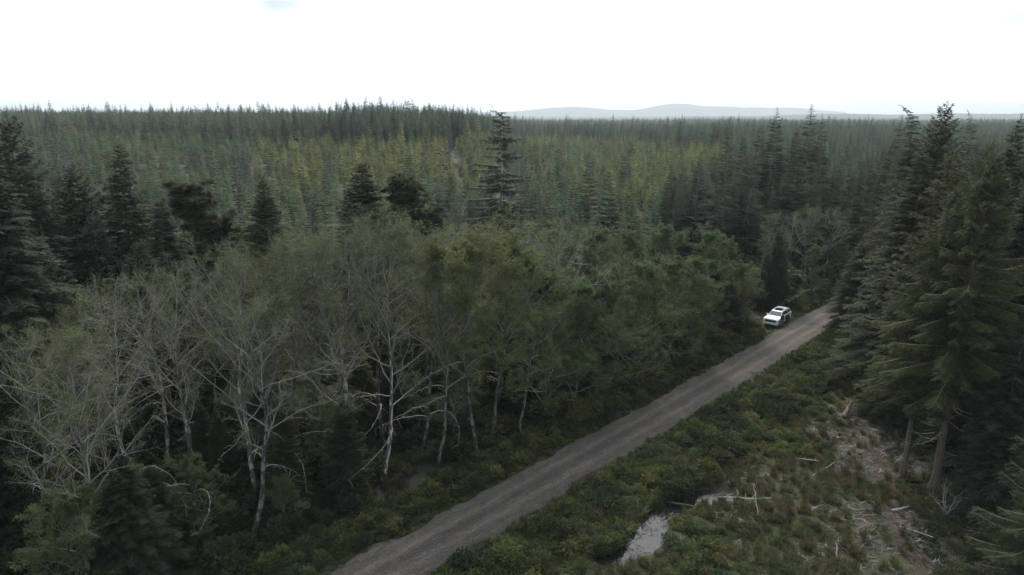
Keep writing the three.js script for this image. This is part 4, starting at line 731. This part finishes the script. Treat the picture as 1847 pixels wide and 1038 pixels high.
// ------------------------------------------------------------------ fallen wood
{
  const R = mulberry(901);
  function log(name, x, z, len, r, turn, pitch, mat, label, bark, y = 0, crook = 0.15) {
    const t = thing(name, x, groundY(x, z) + y, z, turn), mb = new MB(), pts = [], rad = [];
    for (let k = 0; k <= 8; k++) { const u = k / 8 - 0.5; pts.push(V(u * len, r + pitch * (u + 0.5) * len + (R() - 0.5) * r * 0.4, (R() - 0.5) * crook)); rad.push(r * (1.1 - 0.5 * (u + 0.5)) * (0.9 + 0.2 * R())); }
    rad.unshift(0.002); pts.unshift(pts[0].clone()); rad.push(0.002); pts.push(pts[pts.length - 1].clone());
    mb.tube(pts, rad, 8, 1, 2); part('stem', mb.geo(true), mat, t);
    for (let k = 0; k < bark; k++) { const b = new MB(), s = pts[2 + Math.floor(R() * 7)], d = V((R() - 0.3) * 0.8, 0.25 + 0.5 * R(), (R() - 0.5) * 1.2).multiplyScalar(len * 0.22); b.tube([s, s.clone().addScaledVector(d, 0.5).add(V(0.04, 0.03, 0)), s.clone().add(d)], [r * 0.4, r * 0.3, r * 0.08], 4, 0.9); part('branch_stub', b.geo(true), mat, t); }
    tag(t, label, name.includes('log') ? 'log' : 'branch');
  }
  const grey = new THREE.MeshStandardMaterial({ color: lin(0.27, 0.25, 0.24), roughness: 1, vertexColors: true }), brown = new THREE.MeshStandardMaterial({ map: coniferBark, color: lin(0.55, 0.46, 0.38), roughness: 1 }), dark = new THREE.MeshStandardMaterial({ map: coniferBark, color: lin(0.45, 0.42, 0.4), roughness: 1 });
  log('fallen_log', 32.4, -63.2, 3.1, 0.21, 0.95, 0.16, brown, 'thick broken brown log at the clearing edge left of the cedars', 2);
  log('fallen_branch', 31.4, -58.4, 3.0, 0.035, -0.7, 0.06, M.whiteWood, 'long curved pale branch lying below the broken brown log', 3);
  log('fallen_log', 12.8, -47.2, 4.2, 0.085, -0.35, 0.02, dark, 'dark thin log lying across the ditch water', 2, 0.5);
  log('fallen_branch', 17.4, -47.3, 3.8, 0.06, -0.12, 0.05, M.whiteWood, 'bleached bare branch lying from the water onto the sedge', 6, 0.1);
  log('fallen_branch', 17.8, -46.2, 2.6, 0.03, 1.4, 0.5, grey, 'thin grey sapling stem sticking up beside the bleached branch', 3);
  log('fallen_branch', 19.6, -52.6, 1.5, 0.055, 0.6, 0.1, M.whiteWood, 'short bleached wood piece on the bank beyond the ditch', 2);
  log('fallen_branch', 24.3, -53.2, 2.2, 0.05, -0.9, 0.3, grey, 'forked grey branch leaning out of a brush heap in the sedge', 6);
  log('fallen_branch', 25.3, -51.9, 2.6, 0.04, 0.5, 0.22, grey, 'grey dead bough on the right side of the brush heap', 6);
  log('fallen_branch', 21.1, -40.4, 2.4, 0.04, 1.1, 0.25, grey, 'upright dead bough in the sedge near the bottom right', 5);
  log('fallen_branch', 15.9, -38.6, 1.9, 0.04, -0.5, 0.12, M.whiteWood, 'bleached stick in the sedge below the ditch water', 4);
  log('fallen_log', 29.2, -46.6, 2.7, 0.09, 0.3, 0.03, grey, 'weathered grey log on bare soil in front of the cedar trunks', 2);
  log('fallen_branch', 28.0, -43.3, 2.2, 0.04, -1.0, 0.15, M.whiteWood, 'pale stick standing out on bare soil below the cedars', 3);
  { // leafless shrub with arching stems
    const t = thing('bare_shrub', 31.2, groundY(31.2, -45.2), -45.2);
    for (let k = 0; k < 11; k++) { const b = new MB(), a = R() * 6.28, L = 2.2 + 1.6 * R(), pts = [], rad = []; for (let i = 0; i <= 7; i++) { const u = i / 7; pts.push(V(Math.cos(a + 0.5 * u) * L * 0.55 * u + (R() - 0.5) * 0.08, L * (1.15 * u - 0.55 * u * u) - 0.1, Math.sin(a + 0.5 * u) * L * 0.55 * u + (R() - 0.5) * 0.08)); rad.push(0.025 * (1 - 0.85 * u)); } b.tube(pts, rad, 4); for (let i = 0; i < 5; i++) { const s = pts[3 + (i % 4)]; b.tube([s, s.clone().add(V((R() - 0.5), 0.5 * R(), (R() - 0.5)).multiplyScalar(0.8))], [0.011, 0.003], 3); } part('stem', b.geo(true), grey, t); }
    tag(t, 'leafless grey shrub with arching stems right of the cedar trunk', 'shrub');
  }
}
// ------------------------------------------------------------------ the white car
{
  const paint = new THREE.MeshPhysicalMaterial({ color: lin(0.74, 0.75, 0.77), roughness: 0.35, clearcoat: 0.8, clearcoatRoughness: 0.08 }), black = new THREE.MeshStandardMaterial({ color: lin(0.012, 0.012, 0.013), roughness: 0.5 }), glass = new THREE.MeshPhysicalMaterial({ color: lin(0.012, 0.014, 0.017), roughness: 0.05, clearcoat: 1, clearcoatRoughness: 0.03 });
  const shield = new THREE.MeshPhysicalMaterial({ color: lin(0.03, 0.038, 0.05), roughness: 0.04, clearcoat: 1, clearcoatRoughness: 0.02 });
  const rubber = new THREE.MeshStandardMaterial({ color: lin(0.015, 0.015, 0.015), roughness: 0.9 }), alloy = new THREE.MeshStandardMaterial({ color: lin(0.35, 0.35, 0.36), roughness: 0.35, metalness: 0.8 }), chrome = new THREE.MeshStandardMaterial({ color: lin(0.7, 0.7, 0.7), roughness: 0.2, metalness: 0.9 }), lamp = new THREE.MeshPhysicalMaterial({ color: lin(0.55, 0.57, 0.6), roughness: 0.12, clearcoat: 1 }), red = new THREE.MeshPhysicalMaterial({ color: lin(0.25, 0.01, 0.01), roughness: 0.2, clearcoat: 1 });
  const [cx, cz] = roadXZ(71.4, -3.55), car = thing('parked_car', cx, 0, cz, Math.atan2(-0.737, -0.676) * 1);
  // local axes: +x front, z across. Heading: towards the camera along the road.
  car.rotation.y = Math.atan2(-UZ, UX) + Math.PI + 0.05; car.position.y = groundY(cx, cz) + 0.10;
  const ext = (pts, w, bev, holes = []) => { const s = new THREE.Shape(pts.map((p) => new THREE.Vector2(...p))); const g = new THREE.ExtrudeGeometry(s, { depth: w - 2 * bev, bevelEnabled: bev > 0, bevelSize: bev, bevelThickness: bev, bevelSegments: 3, curveSegments: 16 }); g.translate(0, 0, -w / 2 + bev); return g; };
  const arch = (x, r, a = []) => { for (let k = 0; k <= 12; k++) { const t = Math.PI * (k / 12); a.push([x + Math.cos(t) * r, 0.42 + Math.sin(t) * r]); } return a; };
  const lower = [[2.52, 0.36], [2.58, 0.55], [2.6, 0.95], [2.5, 1.1], [2.2, 1.17], [1.05, 1.25], [-2.5, 1.27], [-2.6, 1.15], [-2.62, 0.6], [-2.52, 0.38], ...arch(-1.55, 0.47).reverse().map((p) => p), ...arch(1.55, 0.47).reverse()];
  part('body', ext(lower, 2.02, 0.06), paint, car);
  const taper = (g) => { const p = g.attributes.position; for (let i = 0; i < p.count; i++) { const y = p.getY(i); if (y > 1.24) p.setZ(i, p.getZ(i) * (1 - 0.26 * (y - 1.24) / 0.64)); } g.computeVertexNormals(); return g; };
  const cab = ext([[1.12, 1.22], [0.42, 1.76], [0.22, 1.83], [-1.0, 1.87], [-2.2, 1.84], [-2.42, 1.72], [-2.56, 1.22]], 1.9, 0.05);
  const cabin = part('cabin', taper(cab), paint, car);
  const zAt = (y) => 0.95 * (1 - 0.26 * (y - 1.24) / 0.64);
  const sideWin = (pts, s) => { const g = ext(pts, 0.012, 0), p = g.attributes.position; for (let i = 0; i < p.count; i++) { const y = p.getY(i); p.setZ(i, s * (zAt(Math.max(1.24, y)) + 0.001 + (p.getZ(i) > 0 ? 0.008 : -0.004))); } g.computeVertexNormals(); return g; };
  for (const s of [-1, 1]) {
    part('front_side_window', sideWin([[0.92, 1.3], [0.4, 1.71], [-0.32, 1.75], [-0.36, 1.3]], s), glass, car);
    part('rear_side_window', sideWin([[-0.44, 1.3], [-0.42, 1.75], [-1.3, 1.75], [-1.42, 1.3]], s), glass, car);
    part('quarter_window', sideWin([[-1.62, 1.32], [-1.5, 1.74], [-2.22, 1.71], [-2.34, 1.36]], s), glass, car);
    for (const [x0, x1] of [[0.98, -0.38], [-0.42, -1.05]]) { const d = part('door', ext([[x0, 0.52], [x0, 1.2], [x1, 1.22], [x1, 0.52]], 0.02, 0.005), paint, car); d.position.z = s * 1.011; const hd = part('handle', new THREE.BoxGeometry(0.2, 0.035, 0.03), chrome, d); hd.position.set(x1 + 0.2, 1.08, s * 0.022); }
    const mi = part('wing_mirror', new THREE.SphereGeometry(0.13, 12, 8).scale(0.6, 0.75, 1.05), paint, car); mi.position.set(0.88, 1.34, s * 1.12);
    const arm = part('mirror_arm', new THREE.BoxGeometry(0.08, 0.05, 0.2), black, mi); arm.position.set(0, -0.05, -s * 0.1);
    const rail = new MB(); rail.tube([V(0.25, 1.82, s * 0.66), V(0.1, 1.91, s * 0.66), V(-2.0, 1.92, s * 0.66), V(-2.15, 1.82, s * 0.66)], [0.02, 0.025, 0.025, 0.02], 6); part('roof_rail', rail.geo(true), paint, car);
    const hl = part('headlight', ext([[2.46, 0.86], [2.62, 0.88], [2.61, 1.05], [2.42, 1.1]], 0.36, 0.02), lamp, car); hl.position.z = s * 0.82;
    const tl = part('taillight', ext([[-2.5, 0.85], [-2.64, 0.85], [-2.63, 1.25], [-2.5, 1.25]], 0.14, 0.01), red, car); tl.position.z = s * 0.9;
    const sill = part('running_board', ext([[0.98, 0.33], [0.98, 0.4], [-1.0, 0.4], [-1.0, 0.33]], 0.14, 0.02), black, car); sill.position.z = s * 0.98;
    for (const x of [1.55, -1.55]) {
      const w = new THREE.Group(); w.name = 'wheel'; w.position.set(x, 0.40, s * 0.86); car.add(w);
      part('tyre', new THREE.LatheGeometry([[0.27, -0.14], [0.36, -0.15], [0.4, -0.11], [0.405, 0], [0.4, 0.11], [0.36, 0.15], [0.27, 0.14]].map((p) => new THREE.Vector2(...p)), 28).rotateX(Math.PI / 2), rubber, w);
      const rims = [new THREE.LatheGeometry([[0.0, 0.03], [0.06, 0.04], [0.07, 0.0], [0.24, -0.05], [0.25, 0.1], [0.275, 0.12], [0.275, -0.12]].map((p) => new THREE.Vector2(...p)), 24).rotateX(s > 0 ? Math.PI / 2 : -Math.PI / 2)];
      for (let k = 0; k < 6; k++) rims.push(new THREE.BoxGeometry(0.2, 0.05, 0.03).translate(0.15, 0, s * 0.06).rotateZ(k * Math.PI / 3));
      part('rim', mergeGeometries(rims.map((g) => g.toNonIndexed())), alloy, w);
    }
  }
  const wind = (pts, mat, name, nrm) => { const g = new THREE.BufferGeometry(), p = pts.flat(); g.setAttribute('position', new THREE.Float32BufferAttribute(p, 3)); g.setIndex([0, 1, 2, 0, 2, 3]); g.computeVertexNormals(); return part(name, g, mat, car); };
  wind([[1.125, 1.33, 0.84], [1.125, 1.33, -0.84], [0.50, 1.812, -0.68], [0.50, 1.812, 0.68]], shield, 'windscreen');
  wind([[-2.61, 1.30, -0.84], [-2.61, 1.30, 0.84], [-2.495, 1.70, 0.7], [-2.495, 1.70, -0.7]], glass, 'rear_window');
  const sr = part('sunroof', ext([[0.12, 1.89], [0.12, 1.91], [-1.05, 1.945], [-1.05, 1.925]], 1.05, 0.004), glass, car);
  part('grille', ext([[2.585, 0.74], [2.665, 0.74], [2.66, 1.02], [2.56, 1.08]], 1.5, 0.02), black, car);
  for (let k = 0; k < 3; k++) part('grille_bar', ext([[2.64, 0.78 + k * 0.09], [2.66, 0.78 + k * 0.09], [2.66, 0.805 + k * 0.09], [2.64, 0.805 + k * 0.09]], 1.3, 0.003), black, car);
  part('front_bumper', ext([[2.5, 0.42], [2.66, 0.44], [2.7, 0.56], [2.66, 0.68], [2.5, 0.7]], 1.96, 0.05), paint, car);
  part('lower_grille', ext([[2.5, 0.32], [2.62, 0.34], [2.64, 0.42], [2.5, 0.42]], 1.7, 0.02), black, car);
  part('rear_bumper', ext([[-2.5, 0.42], [-2.66, 0.44], [-2.7, 0.58], [-2.6, 0.66], [-2.5, 0.66]], 1.94, 0.04), paint, car);
  part('bonnet', ext([[2.48, 1.175], [2.2, 1.245], [1.2, 1.322], [1.2, 1.30], [2.2, 1.22], [2.48, 1.15]], 1.66, 0.006), paint, car);
  for (const s of [-1, 1]) { const wp = part('wiper', new THREE.BoxGeometry(0.02, 0.015, 0.55), black, car); wp.position.set(1.11, 1.362, s * 0.35 + 0.1); }
  part('underbody', new THREE.BoxGeometry(4.6, 0.22, 1.6).translate(0, 0.45, 0), black, car);
  car.scale.set(1, 0.95, 1);
  tag(car, 'white sport utility car parked on the grassy verge left of the road', 'car');
}
// ------------------------------------------------------------------ two people beside the car
{
  const sdCap = (p, a, b, ra, rb) => { const px = p[0] - a[0], py = p[1] - a[1], pz = p[2] - a[2], bx = b[0] - a[0], by = b[1] - a[1], bz = b[2] - a[2], t = clamp((px * bx + py * by + pz * bz) / (bx * bx + by * by + bz * bz || 1e-9)); return Math.hypot(px - bx * t, py - by * t, pz - bz * t) - lerp(ra, rb, t); };
  const smin = (a, b, k) => { const h = Math.max(k - Math.abs(a - b), 0) / k; return Math.min(a, b) - h * h * k * 0.25; };
  function mesh(bones, k, c, half, res, colour) {
    const mc = new MarchingCubes(res, new THREE.MeshStandardMaterial(), false, false, 120000); mc.isolation = 0;
    for (let z = 0; z < res; z++) for (let y = 0; y < res; y++) for (let x = 0; x < res; x++) { const p = [c[0] + (x - res / 2) / (res / 2) * half, c[1] + (y - res / 2) / (res / 2) * half, c[2] + (z - res / 2) / (res / 2) * half]; let d = 9; for (const b of bones) d = smin(d, sdCap(p, b[0], b[1], b[2], b[3]), b[5] ?? k); mc.field[x + y * res + z * res * res] = -d; }
    mc.update(); const n = mc.count, pos = new Float32Array(n * 3), nor = new Float32Array(n * 3), col = new Float32Array(n * 3);
    for (let i = 0; i < n; i++) { for (let a = 0; a < 3; a++) { pos[i * 3 + a] = c[a] + mc.positionArray[i * 3 + a] * half; nor[i * 3 + a] = mc.normalArray[i * 3 + a]; } const q = [pos[i * 3], pos[i * 3 + 1], pos[i * 3 + 2]]; let best = 9, bc = null; for (const b of bones) { const d = sdCap(q, b[0], b[1], b[2], b[3]); if (d < best) { best = d; bc = b[4]; } } col.set(bc, i * 3); }
    const g = new THREE.BufferGeometry(); g.setAttribute('position', new THREE.BufferAttribute(pos, 3)); g.setAttribute('normal', new THREE.BufferAttribute(nor, 3)); g.setAttribute('color', new THREE.BufferAttribute(col, 3)); return g;
  }
  function person(x, z, turn, top, legs, hairC, label, pose, y) {
    const skin = [0.42, 0.24, 0.17], shoe = [0.03, 0.028, 0.026], B = [], lip = [0.32, 0.13, 0.11], eye = [0.03, 0.025, 0.02];
    const add = (a, b, ra, rb, c, k) => B.push([a, b, ra, rb, c, k]);
    for (const s of [-1, 1]) {
      const fw = pose.step * s;
      add([s * 0.09, 0.93, 0], [s * 0.105, 0.50, 0.02 + fw * 0.5], 0.092, 0.063, legs); add([s * 0.105, 0.50, 0.02 + fw * 0.5], [s * 0.12, 0.10, -0.02 + fw], 0.062, 0.048, legs);
      add([s * 0.12, 0.055, -0.05 + fw], [s * 0.14, 0.04, 0.15 + fw], 0.048, 0.04, shoe);
      const el = [s * 0.27, 1.14, pose.elbow], wr = s > 0 ? pose.wr : [-pose.wl[0], pose.wl[1], pose.wl[2]];
      add([s * 0.185, 1.41, 0], el, 0.064, 0.05, top); add(el, wr, 0.05, 0.038, top);
      add([s * 0.075, 1.02, 0], [s * 0.10, 1.33, 0], 0.115, 0.125, top, 0.09);
    }
    add([-0.15, 1.42, -0.01], [0.15, 1.42, -0.01], 0.075, 0.075, top, 0.08); add([-0.07, 0.95, 0], [0.07, 0.95, 0], 0.115, 0.115, top, 0.08); add([0, 1.45, 0], [0, 1.57, 0.015], 0.055, 0.052, skin);
    const body = mesh(B, 0.05, [0, 0.88, 0], 0.95, 110), hy = 1.66;
    const Hd = [[[0, hy + 0.02, -0.015], [0, hy + 0.02, 0.005], 0.088, 0.088, skin], [[0, hy - 0.07, 0.03], [0, hy - 0.02, 0.03], 0.055, 0.07, skin], [[0, hy - 0.02, 0.098], [0, hy + 0.025, 0.088], 0.014, 0.008, skin, 0.012], [[0, hy - 0.16, 0], [0, hy - 0.06, 0.01], 0.052, 0.052, skin]];
    for (const s of [-1, 1]) Hd.push([[s * 0.087, hy - 0.02, -0.01], [s * 0.09, hy + 0.02, -0.014], 0.013, 0.017, skin, 0.01], [[s * 0.032, hy + 0.01, 0.083], [s * 0.034, hy + 0.01, 0.083], 0.011, 0.011, eye, 0.004]);
    Hd.push([[-0.02, hy - 0.055, 0.091], [0.02, hy - 0.055, 0.091], 0.007, 0.007, lip, 0.006]);
    const parts = [body, mesh(Hd, 0.04, [0, hy, 0], 0.19, 64)];
    for (const s of [-1, 1]) {
      const w = s > 0 ? pose.wr : [-pose.wl[0], pose.wl[1], pose.wl[2]], e = [s * 0.27, 1.14, pose.elbow], d = V(w[0] - e[0], w[1] - e[1], w[2] - e[2]).normalize(), si = V(0, 0, 1).addScaledVector(d, -d.z).normalize(), nm = V().crossVectors(d, si), P = (a, b, c) => [w[0] + d.x * a + si.x * b + nm.x * c, w[1] + d.y * a + si.y * b + nm.y * c, w[2] + d.z * a + si.z * b + nm.z * c];
      const F = [[P(-0.03, 0, 0), P(0.02, 0, 0), 0.03, 0.027, skin], [P(0.02, -0.022, 0), P(0.085, -0.03, 0), 0.018, 0.016, skin], [P(0.02, 0.018, 0), P(0.09, 0.026, 0), 0.02, 0.016, skin], [P(0.03, 0, 0), P(0.09, 0, 0), 0.019, 0.017, skin]];
      [[0.03, 0.072], [0.01, 0.082], [-0.011, 0.076], [-0.031, 0.058]].forEach(([b, l]) => { const m = P(0.09 + l * 0.5, b * 1.05, -s * 0.012), t = P(0.09 + l * 0.85, b * 1.05, -s * 0.042); F.push([P(0.085, b, 0), m, 0.0095, 0.0088, skin, 0.008], [m, t, 0.0088, 0.0075, skin, 0.006]); });
      F.push([P(0.02, 0.03, 0), P(0.06, 0.058, -s * 0.015), 0.013, 0.011, skin, 0.012], [P(0.06, 0.058, -s * 0.015), P(0.095, 0.058, -s * 0.03), 0.01, 0.008, skin, 0.006]);
      parts.push(mesh(F, 0.016, P(0.07, 0, 0), 0.14, 64));
    }
    const t = thing('person', x, y ?? groundY(x, z), z, turn); part('body', mergeGeometries(parts), new THREE.MeshStandardMaterial({ vertexColors: true, roughness: 0.85 }), t);
    const hair = mesh([[[0, hy + 0.04, -0.025], [0, hy + 0.045, -0.01], 0.094, 0.09, hairC], [[0, hy - pose.hair, -0.06], [0, hy + 0.02, -0.04], 0.05, 0.085, hairC]], 0.05, [0, hy, -0.02], 0.2, 48); part('hair', hair, new THREE.MeshStandardMaterial({ vertexColors: true, roughness: 0.8 }), t);
    tag(t, label, 'person'); return t;
  }
  const [ax, az] = roadXZ(69.6, -2.15), [bx, bz] = roadXZ(70.5, -1.85);
  person(ax, az, 0.5, [0.02, 0.019, 0.022], [0.17, 0.20, 0.27], [0.03, 0.02, 0.015], 'person in dark jacket and light blue jeans by the front of the white car', { step: 0.04, elbow: -0.03, wr: [0.14, 1.12, 0.24], wl: [0.26, 0.9, 0.06], hair: 0.04 }, 0.05);
  person(bx, bz, -0.7, [0.014, 0.014, 0.015], [0.05, 0.022, 0.02], [0.02, 0.015, 0.012], 'person in black top and dark reddish trousers beside the car door', { step: 0.03, elbow: -0.05, wr: [0.26, 0.9, 0.05], wl: [0.25, 0.9, 0.07], hair: 0.08 }, 0.05);
}

renderer.render(scene, camera);
